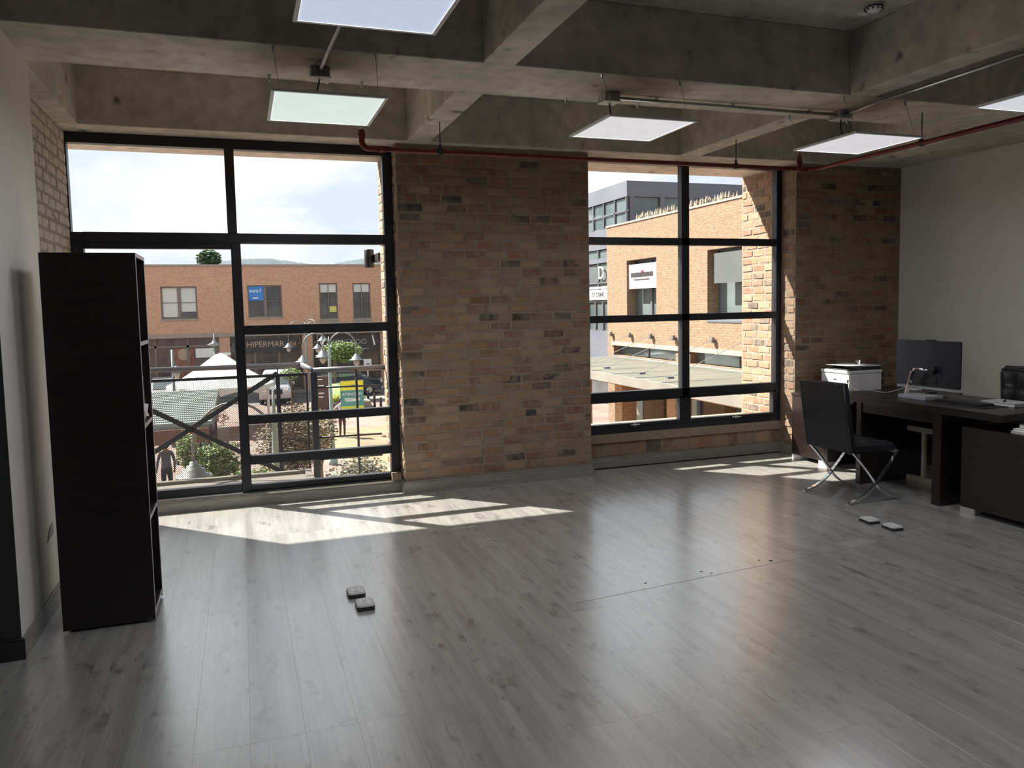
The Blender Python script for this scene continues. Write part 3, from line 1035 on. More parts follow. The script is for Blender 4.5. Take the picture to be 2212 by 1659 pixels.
cz_ = empty('credenza', (5.9, 6.1, 0), 0, 'dark red-brown credenza under the printer beside the right brick pier', 'cabinet')
B().box(-.66, .62, -.18, .33, .045, .645, .002).out('body', M_WENGED, cz_)
B().box(-.67, .66, -.51, .335, .645, .672, .002).out('top', M_WENGED, cz_)
B().box(-.30, .60, -.505, -.48, .0, .645, .002).out('side_panel', M_WENGED, cz_)
for fy in (.20, -.18):
    B().box(-.665, -.56, fy, fy + .12, 0, .047, .002).out('foot', M_GREYFEET, cz_)
# papers on the cabinet beside the desk end
def book(name, x0, x1, y0, y1, z0, z1, cm, pm, label, cat, rz=0):
    t = empty(name, ((x0 + x1) / 2, (y0 + y1) / 2, z0), rz, label, cat)
    hx, hy, h = (x1 - x0) / 2, (y1 - y0) / 2, z1 - z0
    B().box(-hx + .003, hx - .003, -hy + .003, hy, .003, h - .003).out('pages', pm, t)
    B().box(-hx, hx, -hy, hy, h - .003, h, .0005).box(-hx, hx, -hy, hy, 0, .003, .0005).box(-hx, hx, -hy - .0005, -hy + .003, .003, h - .003).out('cover', cm, t)
    return t
book('folder', 5.06, 5.36, 3.50, 3.925, .645, .660, M_PAPER, M_PAPER, 'white folder at the bottom of the pile on the low cabinet', 'folder')
book('folder', 5.075, 5.35, 3.52, 3.92, .660, .676, M_PAPER, M_PAPER, 'white folder second from the bottom of the pile on the low cabinet', 'folder')
book('magazine', 5.11, 5.33, 3.50, 3.90, .676, .705, mat('olive_cover', (.10, .10, .06), .5, 0, (.16, .15, .09), 8), M_PAPER, 'olive patterned magazine on top of the white folders on the low cabinet', 'magazine')
# monitor
mo = empty('monitor', (5.28, 4.89, .77), 0, 'large silver-backed monitor on the desk, seen from behind', 'monitor')
M_MON = mat('brushed_blue_grey_back', (.03, .037, .05), .30, .6, (.036, .044, .058), 3)
def rr(hy, z0, z1, rad=.012):
    pts = []
    for sy, cz2, a0 in ((1, z1, 0), (-1, z1, 90), (-1, z0, 180), (1, z0, 270)):
        for q in range(4):
            a = R(a0 + q * 30)
            pts.append((sy * (hy - rad) + rad * math.cos(a), (cz2 - rad if cz2 == z1 else cz2 + rad) + rad * math.sin(a)))
    return pts
B().prism(rr(.315, .10, .478), .052, .07, 'x').out('back_shell', M_MON, mo)
B().prism(rr(.312, .075, .10, .004), .058, .064, 'x').out('lower_bezel', mat('pale_bezel', (.35, .36, .36), .4), mo)
B().box(.070, .074, -.308, .308, .108, .472).out('screen', mat('dark_screen', (.01, .01, .012), .15), mo)
B().box(.035, .053, -.09, .0, .478, .488, .002).out('webcam', M_BLACK, mo)
B().lathe(0, -.07, [(.03, .012), (.03, .052)], 16, axis='x', cz=.235).out('hinge', M_BLACK, mo)
B().box(.045, .053, -.10, .12, .13, .17, .002).out('port_panel', M_BLACK, mo)
B().box(-.10, .10, -.13, .145, .0003, .032, .003).out('base', mat('silver_plastic', (.42, .43, .48), .35, .3), mo)
B().ribbon([(-.02, .135, .03), (-.02, .10, .14), (-.02, .072, .225)], .035, .016, (1, 0, 0)).out('arm', M_CHROME, mo)
B().tube([(-.02, .072, .225), (-.018, .058, .243), (-.01, .035, .246), (.012, -.06, .236)], .011, 8).out('arm_bar', M_CHROME, mo)
# keyboard and dark mat
tag(B().box(5.17, 5.41, 4.22, 4.75, .7702, .774, .001).out('desk_mat', mat('black_mat', (.012, .012, .013), .7)), 'black desk mat between the monitor and the notebook', 'mat')
kb = empty('keyboard', (5.29, 4.50, .774), R(0), 'flat black keyboard lying on the desk mat', 'keyboard')
B().box(-.07, .07, -.21, .21, 0, .014, .003).out('case', M_BLACK, kb)
kk = B()
for i in range(5):
    for j in range(14):
        kk.box(-.06 + i * .025, -.038 + i * .025, -.2 + j * .0288, -.175 + j * .0288, .014, .019)
kk.out('keys', M_DARKMET, kb, kind='stuff')
cb_ = B()
cb_.tube([(5.43, 4.72, .776), (5.47, 4.80, .776), (5.42, 4.88, .776), (5.50, 4.92, .776), (5.46, 5.02, .79), (5.52, 4.95, .80), (5.44, 5.06, .776), (5.55, 5.2, .776)], .004, 6)
tag(cb_.out('cable', M_BLACK), 'tangled black cable behind the monitor base', 'cable')
nb = book('notebook', 5.42, 5.62, 4.18, 4.46, .7705, .795, mat('grey_notebook', (.50, .50, .50), .5), M_PAPER, 'grey-white notebook lying on the desk near its right end', 'notebook')
tag(B().tube([(5.47, 4.30, .800), (5.56, 4.36, .800)], .006, 8).tube([(5.462, 4.295, .800), (5.475, 4.303, .800)], .009, 8).out('pen', M_BLACK), 'black pen lying on the grey-white notebook', 'pen')
tag(B().box(5.70, 5.755, 5.32, 5.44, .7705, .782, .002).out('card_box', M_WHITEP), 'small white card box on the desk between printer and monitor', 'box')
# printer
pr = empty('printer', (5.76, 6.19, .672), 0, 'white multifunction printer with black scanner lid on the credenza', 'printer')
M_PRW = mat('printer_white', (.72, .72, .73), .45)
B().box(-.20, .20, -.20, .20, .0, .20, .012).out('body', M_PRW, pr)
B().box(-.205, .202, -.203, .203, .197, .232, .008).out('upper_shell', M_PRW, pr)
B().box(-.06, .19, -.195, .19, .232, .268, .006).out('scanner_lid', mat('printer_black', (.02, .02, .022), .4), pr)
B().box(-.19, -.065, -.19, .19, .231, .242, .003).out('control_panel', MT['printer_black'], pr)
B().box(-.2035, -.199, -.02, .02, .135, .143).out('badge', M_DARKMET, pr, label='small grey badge')
B().box(-.203, -.198, -.17, .17, .02, .022).out('tray_gap', M_DARKMET, pr)
B().box(-.204, -.199, -.185, -.165, .115, .145, .002).out('usb_port', M_BLACK, pr)
for i in range(3):
    o = B().box(-.15, .18, -.17, .17, 0, .0025).out('paper_sheet', M_PAPER, None, label=['lowest sheet of white paper on the printer lid', 'middle sheet of white paper on the printer lid', 'topmost sheet of white paper on the printer lid'][i], cat='paper', group='loose sheets on the printer lid')
    o.location = (5.80 - .03 * i, 6.18 + .008 * i, .9405 + .0028 * i)
    o.rotation_euler = (0, 0, R((-6, 3, 9)[i]))
st_ = empty('stapler', (5.82, 6.16, .9495), R(60), 'grey stapler on the papers on top of the printer', 'stapler')
B().box(-.055, .055, -.015, .015, 0, .008, .002).out('stapler_base', M_STEEL, st_)
B().box(-.05, .06, -.014, .014, .012, .030, .004, rot=Matrix.Rotation(R(-8), 3, 'Y')).out('stapler_arm', M_LAMPW, st_)
B().lathe(-.055, 0, [(.010, 0), (.010, .04), (.013, .042), (.013, .05)], 10).out('stapler_pivot', M_CHROME, st_)
pts = []
for i in range(15):
    q = i / 14
    pts.append((5.555 + (5.26 - 5.555) * q - .10 * math.sin(q * PI) * (1 - q) * 1.2, 6.0 + (5.02 - 6.0) * q, .80 + (.86 - .80) * q - .16 * 4 * q * (1 - q) * .5))
pts = [(p[0], p[1], max(p[2], .776 if p[1] < 5.6 else .68)) for p in pts]
tag(B().tube(pts, .0022, 6).out('usb_cable', M_PAPER), 'thin pale cable drooping from the printer to the monitor', 'cable')

# barcelona-style chair facing the desk
def tufted(b, L, Wd, nx, ny, th, puff, f):
    """tufted cushion top as a height field; f maps (u,v,h) to a point"""
    NU, NV = nx * 6, ny * 6
    top = []
    for i in range(NU + 1):
        r_ = []
        for j in range(NV + 1):
            u, v = i / NU, j / NV
            h = th + puff * (abs(math.sin(PI * u * nx)) * abs(math.sin(PI * v * ny))) ** .45
            ed = min(u, 1 - u, v, 1 - v)
            if ed < .04: h -= puff * .6 * (1 - ed / .04)
            r_.append(b.bm.verts.new(f(u * L, v * Wd, h)))
        top.append(r_)
    bot = [[b.bm.verts.new(f(i / NU * L, j / NV * Wd, 0)) for j in (0, NV)] for i in (0, NU)]
    for i in range(NU):
        for j in range(NV):
            q = b.bm.faces.new((top[i][j], top[i + 1][j], top[i + 1][j + 1], top[i][j + 1]))
            q.smooth = True
    b.bm.faces.new((bot[0][0], bot[0][1], bot[1][1], bot[1][0]))
    b.bm.faces.new([top[i][0] for i in range(NU + 1)] + [bot[1][0], bot[0][0]])
    b.bm.faces.new([top[i][NV] for i in range(NU + 1)][::-1] + [bot[0][1], bot[1][1]])
    b.bm.faces.new([top[0][j] for j in range(NV + 1)][::-1] + [bot[0][0], bot[0][1]])
    b.bm.faces.new([top[NU][j] for j in range(NV + 1)] + [bot[1][1], bot[1][0]])
    return b
ch = empty('visitor_chair', (4.66, 5.0, 0), 0, 'black leather chair with crossed chrome legs facing the desk', 'chair')
def chp(b, name, m, **kw):
    o = b.out(name, m, ch, **kw)
    o.location = (-4.66, -5.0, 0)
    return o
def qb(p0, p1, p2, n=12):
    return [tuple(p0[i] * (1 - t) ** 2 + 2 * p1[i] * t * (1 - t) + p2[i] * t * t for i in range(3)) for t in [k / n for k in range(n + 1)]]
for y in (4.745, 5.235):
    b = B()
    up_ = qb((4.435, y, .415), (4.56, y, .30), (4.675, y, .148), 8)
    dn = qb((4.675, y, .148), (4.76, y, .035), (4.93, y, .006), 8)
    b.ribbon(up_ + dn[1:], .028, .011, (0, 1, 0))
    chp(b, 'leg', M_CHROME)
    b = B()
    up_ = qb((4.895, y + .0, .395), (4.80, y, .27), (4.675, y, .148), 8)
    dn = qb((4.675, y, .148), (4.58, y, .045), (4.395, y, .006), 8)
    b.ribbon(up_ + dn[1:], .028, .011, (0, 1, 0))
    chp(b, 'leg', M_CHROME)
chp(B().box(4.44, 4.46, 4.76, 5.22, .395, .42, .002).box(4.88, 4.90, 4.76, 5.22, .375, .40, .002).box(4.46, 4.88, 4.79, 4.81, .385, .40).box(4.46, 4.88, 5.19, 5.21, .385, .40), 'seat_frame', M_CHROME)
ssn = tufted(B(), .44, .47, 3, 3, .055, .022, lambda u, v, h: (4.465 + u, 4.765 + v, .405 + h - .02 * u / .44))
chp(ssn, 'seat_cushion', M_LEATHER)
# back cushion leans back to the room side; its plain rear faces the camera side
bx = Vector((-.085, 0, .54)).normalized()
bn = Vector((.54, 0, .085)).normalized()
def bk(u, v, h):
    p = Vector((4.43, 4.76, .398)) + bx * u + Vector((0, 1, 0)) * v + bn * (h + .0)
    return tuple(p)
chp(tufted(B(), .55, .475, 3, 3, .07, .02, bk), 'back_cushion', M_LEATHER)
for y in (4.75, 5.245):
    b = B().tube([tuple(Vector((4.43, y, .398)) + bx * u + bn * .005) for u in (0, .275, .55)], .007, 6)
    chp(b, 'piping', M_LEATHER)
# office chair beyond the desk
oc = empty('office_chair', (6.28, 4.72, 0), 0, 'black tufted office chair behind the desk at the right edge', 'chair')
chb = tufted(B(), .50, .52, 3, 3, .045, .02, lambda u, v, h: (.06 - h - .04 * u, -.26 + v + 0, .47 + u))
chb.out('backrest', M_LEATHER, oc)
B().tube([(.055, -.27, .47), (.03, -.27, .93), (.02, -.22, .985), (.02, .22, .985), (.03, .27, .93), (.055, .27, .47)], .014, 8).out('back_frame', M_BLACK, oc)
tufted(B(), .48, .50, 3, 3, .05, .02, lambda u, v, h: (-.43 + u, -.25 + v, .41 + h)).out('seat', M_LEATHER, oc)
B().lathe(-.19, 0, [(.035, .10), (.035, .25), (.02, .26), (.02, .41)], 12).out('column', M_CHROME, oc)
for k_ in range(5):
    a = 2 * PI * k_ / 5 + .3
    l_ = B().tube([(-.19, 0, .11), (-.19 + .28 * math.cos(a), .28 * math.sin(a), .065)], [.022, .013], 8).out('leg', M_CHROME, oc)
    B().lathe(-.19 + .28 * math.cos(a), 0, [(.025, .28 * math.sin(a) - .012), (.025, .28 * math.sin(a) + .012)], 12, axis='y', cz=.0255).out('caster', M_BLACK, l_)
# ================================================================ EXTERIOR
ZG = -3.86
M_DARKWIN = mat('dark_window_interior', (.05, .055, .06), .25, 0, (.09, .10, .11), .8)
M_BLIND = mat('pale_roller_blind', (.50, .52, .50), .8, 0, (.56, .58, .55), 1)
M_SHOP = mat('shopfront_interior', (.045, .035, .035), .3, 0, (.14, .11, .10), .9, 0, None, 6)
M_STONE = mat('pale_stone_band', (0.255, 0.223, 0.198), .8, 0, (0.293, 0.261, 0.229), 2)
M_WFRAME = mat('bronze_window_frame', (.14, .12, .11), .5)
M_LAMPGREY = mat('lamp_grey_paint', (.17, .19, .20), .5, .1)
M_TEAL = mat('teal_post_paint', (.22, .32, .31), .5, 0, (.28, .38, .36), 3)
M_BARK = mat('bark', (.12, .09, .06), .9, 0, (.19, .14, .10), 12, .3)
def leafmat(name, a, b_):
    return mat(name, a, .7, 0, b_, 3.5, 0, None, 5)
M_LEAF = leafmat('green_leaves', (.09, .16, .05), (.26, .34, .12))
M_LEAFD = leafmat('dark_green_leaves', (.03, .08, .04), (.08, .15, .07))
M_LEAFB = leafmat('autumn_leaves', (0.112, 0.120, 0.056), (0.288, 0.232, 0.160))
M_LEAFG = leafmat('grey_green_leaves', (0.120, 0.135, 0.098), (0.270, 0.270, 0.217))
M_REED = mat('dry_reed', (.19, .165, .13), .8, 0, (.30, .26, .20), 4)
# ground
box('plaza_ground', M_PINK, -120, 120, 7.6, 400, ZG - .3, ZG, label='pink brick plaza paving far below the windows', cat='paving', kind='structure')
box('ochre_path', M_OCHRE, 3.2, 13.5, 12, 36.0, ZG, ZG + .012, label='ochre brick path crossing the plaza at lower right', cat='paving', kind='structure')
box('street', M_ASPH, -60, 9.5, 47.0, 51.8, ZG, ZG + .01, label='grey asphalt street in front of the far brick building', cat='street', kind='structure')
box('sidewalk', M_SIDEWALK, -60, 40, 51.8, 54, ZG, ZG + .12, label='pale sidewalk along the far brick building', cat='sidewalk', kind='structure')
box('side_path', M_SIDEWALK, 7.6, 13.0, 44, 51.8, ZG, ZG + .02, label='pale paved path right of the planter mound', cat='paving', kind='structure')
box('planting_bed', mat('mulch_soil', (.07, .055, .045), .95, 0, (.13, .10, .08), 6, .3), -3.4, 2.3, 10.5, 20.2, ZG, ZG + .06, label='dark mulch planting bed below the balcony', cat='soil', kind='structure')
# own building front below the window floor
box('wall_outside', M_FARBRICK, -14, 1.285, 6.82, 7.40, -4.1, -.26, label='brick outside face of the room below the left window', cat='wall', kind='structure')
box('wall_outside_right', M_FARBRICK, 1.285, 20, 7.02, 7.43, -4.1, -.02, label='brick outside face of the room below the right window', cat='wall', kind='structure')
box('balcony_slab', M_SIDEWALK, -6, .50, 6.79, 7.40, -.06, .075, label='pale concrete balcony ledge outside the left window', cat='ledge', kind='structure')
lp = B().box(-6, .50, 7.40, 7.46, -.06, .105, .004).box(.50, .56, 6.80, 7.46, -.06, .105, .004)
lp.out('ledge_lip', M_SIDEWALK, bpy.data.objects['balcony_slab'])

# ---- balcony railing
rl = empty('balcony_railing', (0, 7.5, .1), 0, 'dark steel railing with mesh infill and round handrail outside the left window', 'railing')
def rp(b, name, m, **kw):
    o = b.out(name, m, rl, **kw)
    o.location = (0, -7.5, -.1)
    return o
M_RAIL = mat('rail_dark_paint', (.045, .05, .06), .4, .3)
M_HAND = mat('handrail_grey', (.16, .165, .19), .35, .4)
rp(B().tube([(-6, 7.62, 1.12), (.545, 7.62, 1.082)], .024, 10), 'handrail', M_HAND)
rp(B().tube([(.52, 7.64, 1.084), (.605, 7.30, 1.047)], .024, 10), 'handrail', M_HAND)
rp(B().tube([(.60, 7.30, 1.045), (1.285, 7.36, 1.042)], .027, 10), 'handrail', M_HAND)
rp(B().box(.575, .635, 7.28, 7.34, -.3, 1.03, .003), 'post', M_RAIL)
rp(B().box(.985, 1.005, 7.30, 7.325, -.3, 1.03, .002), 'post', M_RAIL)
for z in (.885, .42, .215):
    rp(B().tube([(.60, 7.31, z), (1.22, 7.33, z - .01)], .009, 8), 'thin_rod', M_RAIL)
YM = 7.60
for xa, xb in ((-.60 - .72, .30), (.30, .572), (-2.9, -1.32)):
    f = B()
    f.box(xa, xb, YM - .012, YM + .012, .98, 1.005).box(xa, xb, YM - .012, YM + .012, .035, .06)
    f.box(xa, xa + .018, YM - .012, YM + .012, .06, .98).box(xb - .018, xb, YM - .012, YM + .012, .06, .98)
    fr = rp(f, 'mesh_frame', M_RAIL)
    B().box(xa + .018, xb - .018, YM - .001, YM + .001, .06, .98).out('perforated_sheet', M_PERF, fr)
def brace(xa, za, xb, zb):
    d = Vector((xb - xa, 0, zb - za)).normalized()
    nn = Vector((-d.z, 0, d.x)) * .022
    q = [(xa + nn.x, za + nn.z), (xb + nn.x, zb + nn.z), (xb - nn.x, zb - nn.z), (xa - nn.x, za - nn.z)]
    return B().prism(q, YM + .025, YM + .034, 'y')
rp(brace(-1.28, .05, .30, 1.01), 'cross_brace', M_RAIL)
rp(brace(-1.28, 1.01, .30, .07), 'cross_brace', M_RAIL)
rp(B().tube([(.30, YM, 1.09), (.296, YM, 0.0)], .006, 6), 'thin_rod', M_DARKMET)
# wall lamp on the outside jamb
wlp = empty('wall_lamp', (1.24, 7.80, 2.1), 0, 'dark cylinder wall lamp fixed outside at the right of the left window', 'wall lamp')
B().lathe(-.01, 0, [(.045, -.09), (.048, -.085), (.048, .085), (.045, .09)], 16).out('cylinder', M_BLACK, wlp)
B().box(.03, .09, -.30, .02, -.04, .04, .004).out('bracket', M_BLACK, wlp)

# ---- far brick building opposite
YF = 54
fb = empty('brick_building', (2, YF, ZG), 0, 'long two-storey orange brick building across the street with shopfronts', 'building')
def fp(b, name, m, parent=None, **kw):
    o = b.out(name, m, parent or fb, **kw)
    if parent is None: o.location = (-2, -YF, -ZG)
    return o
win = [('a', -4.785, -2.629, 1.206, 3.28), ('b', .468, 2.634, 1.203, 3.30), ('c', 5.06, 6.28, .99, 3.41), ('d', 7.305, 8.52, .97, 3.40),
       ('e', -10.3, -8.1, 1.2, 3.28), ('f', -15.5, -13.3, 1.2, 3.28), ('g', -21, -18.8, 1.2, 3.28)]
shops = [(-7.2, -1.425), (-.771, 3.845), (4.514, 9.12), (-14.5, -8.0), (-22, -15.3)]
holes = [(w[1], w[2], w[3], w[4]) for w in win] + [(s[0], s[1], ZG, -.03) for s in shops]
fp(grid_wall(B(), 'y', YF, YF + .5, -24, 11.4, ZG, 4.62, holes), 'wall', M_FARBRICK)
fp(B().box(-24, 11.4, YF + .5, YF + 12, ZG, 4.5), 'building_body', M_FARBRICK)
fp(B().box(-24.05, 11.45, YF - .06, YF + .55, 4.56, 4.68), 'coping', M_STONE)
fp(B().box(-24, 9.4, YF - .07, YF, -.03, .22), 'lintel_band', M_STONE)
for id_, xa, xb, za, zb in win:
    f = B()
    t_ = .09
    f.box(xa, xb, YF + .10, YF + .18, zb - t_, zb).box(xa, xb, YF + .10, YF + .18, za, za + t_)
    f.box(xa, xa + t_, YF + .10, YF + .18, za + t_, zb - t_).box(xb - t_, xb, YF + .10, YF + .18, za + t_, zb - t_)
    mid = (xa + xb) / 2
    wide = id_ not in 'cd'
    f.box(mid - (.10 if wide else .03), mid + (.10 if wide else .03), YF + .10, YF + .18, za + t_, zb - t_)
    fr = fp(f, 'window_frame', M_WFRAME)
    for pa, pb in ((xa + t_, mid - .03), (mid + .03, xb - t_)):
        B().box(pa, pb, YF + .20, YF + .22, za + t_, zb - t_).out('window_pane', M_DARKWIN, fr)
        if id_ in 'aefg':
            low = za + .12 if pa < mid - .1 else za + .45
            B().box(pa, pb, YF + .185, YF + .198, low, zb - t_).out('roller_blind', M_BLIND, fr)
        if id_ in 'cd':
            B().box(pa, pb, YF + .12, YF + .19, zb - .62, zb - t_).out('roller_blind', M_BLIND, fr)
        B().box(pa, pb, YF + .15, YF + .19, (za + zb) / 2 - .02, (za + zb) / 2 + .02).out('glazing_bar', M_WFRAME, fr)
    fp(B().box(xa - .05, xb + .05, YF - .05, YF + .1, za - .12, za), 'window_sill', M_STONE)
    if id_ in 'cd': fp(B().box(xa, xb, YF - .02, YF, za - .62, za - .12), 'stone_panel', M_STONE)
    if id_ == 'b':
        bl = mat('blue_poster', (.03, .17, .50), .5)
        q = fp(B().box(xa + .04, xa + .98, YF + .07, YF + .095, zb - 1.0, zb - .06), 'blue_sign', bl)
        text('lettering', 'sura', .34, M_PAPER, q, (xa + .40, YF + .065, zb - .35), (PI / 2, 0, 0), .004)
        B().prism([(xa + .74, zb - .30), (xa + .80, zb - .38), (xa + .80, zb - .22), (xa + .86, zb - .30), (xa + .80, zb - .45)], YF + .06, YF + .068, 'y').out('emblem', M_PAPER, q)
        B().box(xa + .30, xa + .66, YF + .06, YF + .068, zb - .86, zb - .79).out('small_print', M_PAPER, q)
    if id_ == 'c':
        fp(B().box(mid + .06, xb - .05, YF + .13, YF + .15, za + .45, za + .85), 'yellow_notice', mat('yellow_notice', (.50, .52, .16), .7))
# shopfronts
for i, (xa, xb) in enumerate(shops):
    s_ = fp(B().box(xa, xb, YF + .44, YF + .49, ZG, -.03), 'shop_interior', M_SHOP)
    fr = B()
    nb_ = 3
    for q in range(nb_ + 1):
        xx = xa + (xb - xa) * q / nb_
        fr.box(max(xa, xx - .07), min(xb, xx + .07), YF + .25, YF + .33, ZG, -.03)
    fr.box(xa, xb, YF + .25, YF + .33, -.65, -.50).box(xa, xb, YF + .25, YF + .33, ZG, ZG + .25)
    f2 = fp(fr, 'shop_frame', M_WFRAME)
    for q in range(nb_):
        pa, pb = xa + (xb - xa) * q / nb_ + .07, xa + (xb - xa) * (q + 1) / nb_ - .07
        B().box(pa, pb, YF + .28, YF + .29, ZG + .25, -.65).out('shop_pane', M_GLASS, f2)
M_SIGNDK = mat('dark_sign_board', (.035, .032, .036), .5)
M_TAN = mat('tan_lettering', (.42, .30, .22), .5)
M_GREYL = mat('grey_lettering', (.26, .27, .28), .5)
q = fp(B().box(-.5, 3.6, YF + .20, YF + .245, -1.15, -.25), 'shop_sign', M_SIGNDK, label='dark shop sign with tan capital letters')
text('lettering', 'HIPERMAR', .52, M_TAN, q, (1.45, YF + .195, -.62), (PI / 2, 0, 0), .01)
text('lettering', 'fid', .42, M_TAN, q, (3.22, YF + .195, -.64), (PI / 2, 0, 0), .01)
q = fp(B().box(4.8, 8.9, YF + .20, YF + .245, -1.35, -.2), 'shop_sign', M_SIGNDK, label='dark shop sign with grey capital letters')
text('lettering', 'ARRIENDO', .50, M_GREYL, q, (6.95, YF + .195, -.66), (PI / 2, 0, 0), .01)
B().box(6.6, 8.3, YF + .19, YF + .2, -1.16, -1.10).out('small_print', M_GREYL, q)
B().prism([(8.55, -.2), (8.62, -.2), (8.78, -.9), (8.66, -.9)], YF + .19, YF + .2, 'y').out('white_mark', M_PAPER, q)
M_RUST = mat('rust_decor', (.22, .08, .06), .7, 0, (.30, .14, .10), 3)
fp(B().box(-4.2, -3.0, YF + .35, YF + .40, -2.6, -.7), 'rust_wall_panel', M_RUST)
fp(B().box(-2.9, -1.7, YF + .30, YF + .42, -1.35, -.75), 'white_decor', M_PAPER)
fp(B().lathe(-3.6, 0, [(.38, YF + .33), (.38, YF + .35)], 20, axis='y', cz=-1.1), 'round_emblem', M_TAN)
fp(B().box(-1.5, -.75, YF - .2, YF - .05, -1.25, -1.05), 'bracket_light', M_PAPER)
random.seed(8)
gl = B()
for i in range(26):
    xx = -6.8 + i * .2
    zz = -2.15 + .18 * abs(math.sin(i * .55))
    gl.box(xx, xx + .06, YF + .16, YF + .2, zz, zz + .06)
fp(gl, 'string_of_bulbs', mat('warm_bulb', (.8, .7, .5), .5, 0, None, 5, 0, None, 4, (1, .8, .5), 1.2), label='string of small warm bulbs')

# ---- hills and roof bush
def hill(name, x0, x1, y, zb, hs, m, label, seed):
    random.seed(seed)
    n = len(hs) * 16
    b = B()
    rows = []
    for j, (dy, f) in enumerate(((-160, 0), (-60, .7), (0, 1.0), (120, .8), (300, 0))):
        r_ = []
        for i in range(n + 1):
            q = i / n * (len(hs) - 1)
            a = int(min(q, len(hs) - 2))
            h = hs[a] * (1 - (q - a)) + hs[a + 1] * (q - a)
            r_.append(b.bm.verts.new((x0 + (x1 - x0) * i / n, y + dy, zb + (h - zb) * f + (random.uniform(-.7, .9) if f else 0))))
        rows.append(r_)
    for a, c_ in zip(rows, rows[1:]):
        for i in range(n):
            b.bm.faces.new((a[i], a[i + 1], c_[i + 1], c_[i])).smooth = True
    o = b.out(name, m, None, label=label, cat='hills', kind='structure')
    return o
hill('hills', -400, 500, 1500, -10, [70, 74, 78, 80, 80, 83, 85, 90, 96, 98, 91, 84, 94, 101, 99, 94, 90, 90, 90], mat('hill_haze_tint', (.045, .066, .085), 1, 0, (.060, .082, .10), .012), 'hills, distance haze in their blue-green colour, on the horizon beyond the far brick building', 4)  # atmospheric haze is put into the blue-grey base colour
def foliage(b, c, r, n, size, seed, shell=.55):
    rnd = random.Random(seed)
    for _ in range(n):
        while True:
            p = Vector((rnd.uniform(-1, 1), rnd.uniform(-1, 1), rnd.uniform(-1, 1)))
            if shell < p.length < 1: break
        p = Vector((p.x * r[0] + c[0], p.y * r[1] + c[1], p.z * r[2] + c[2]))
        q = Matrix.Rotation(rnd.uniform(0, 6.28), 3, 'Z') @ Matrix.Rotation(rnd.uniform(-1.2, 1.2), 3, 'X')
        s = size * rnd.uniform(.6, 1.4)
        vs_ = [b.bm.verts.new(p + q @ Vector(v)) for v in ((-s, -s * .2, 0), (0, -s * .55, s * .1), (s, 0, 0), (0, s * .55, s * .1))]
        b.bm.faces.new(vs_)
    return b
def plant(name, c, r, n, size, m, label, cat, seed, ground=ZG, trunk=.06, group=None, blobs=1):
    t = empty(name, (c[0], c[1], ground), 0, label, cat, group)
    b = B()
    rnd = random.Random(seed * 7 + 1)
    cs = [(0, 0, c[2] - ground)]
    for k_ in range(blobs - 1):
        cs.append((rnd.uniform(-.6, .6) * r[0], rnd.uniform(-.6, .6) * r[1], c[2] - ground + rnd.uniform(-.5, .6) * r[2]))
    for i, q in enumerate(cs):
        f = 1 if blobs == 1 else .62
        foliage(b, q, (r[0] * f, r[1] * f, r[2] * f), n // blobs, size, seed + i, .35)
    b.out('foliage', m, t, kind='stuff')
    tr = B()
    tr.tube([(0, 0, 0), (.02, .01, (c[2] - ground) * .6), (0, 0, c[2] - ground)], [trunk, trunk * .8, trunk * .4], 7)
    for k_ in range(4):
        a = k_ * 1.7 + seed
        tr.tube([(0, 0, (c[2] - ground) * .7), (math.cos(a) * r[0] * .5, math.sin(a) * r[1] * .5, c[2] - ground + r[2] * .3)], [trunk * .5, trunk * .2], 5)
    tr.out('trunk', M_BARK, t)
    return t
plant('roof_bush', (-1.85, 55.5, 5.1), (.80, .7, .62), 1500, .10, M_LEAFD, 'round dark green bush standing on the roof of the far brick building', 'bush', 3, 4.5, .05)

# ---- right wing building
XW = 14.5
wb = empty('wing_building', (XW, 25, ZG), 0, 'sunlit tan brick wing with deep-set windows seen through the right window', 'building')
def wp(b, name, m, parent=None, **kw):
    o = b.out(name, m, parent or wb, **kw)
    if parent is None: o.location = (-XW, -25, -ZG)
    return o
M_WINGB = far_brick('sunlit_tan_brickwork', (0.248, 0.170, 0.110), (0.202, 0.133, 0.083), (0.156, 0.115, 0.078))
A_ = (25.30, 27.61, 1.0, 3.30)
B_ = (19.0, 21.98, 1.0, 3.30)
S1 = (23.96, 28.81, -.49, -.09)
S2 = (18.2, 23.03, -.49, -.08)
G1, G2, G3 = (26.3, 28.7, ZG, -1.0), (22.2, 24.8, ZG, -1.0), (17.5, 21.0, ZG, -1.0)
wp(grid_wall(B(), 'x', XW, XW + .55, 8.0, 29.37, ZG, 4.75, [A_, B_, S1, S2, G1, G2, G3]), 'wall', M_WINGB)
wp(B().box(XW + .55, XW + 9, 8.0, 29.37, ZG, 4.60), 'building_body', M_WINGB)
wp(B().box(XW - .03, XW + .6, 7.98, 29.40, 4.75, 4.82), 'coping', M_STONE)
M_SLATE = mat('slate_window_frame', (.11, .12, .14), .45, .2)
M_TINT = mat('tinted_glass_pane', (.13, .16, .17), .08, .3, (.20, .24, .25), .7)
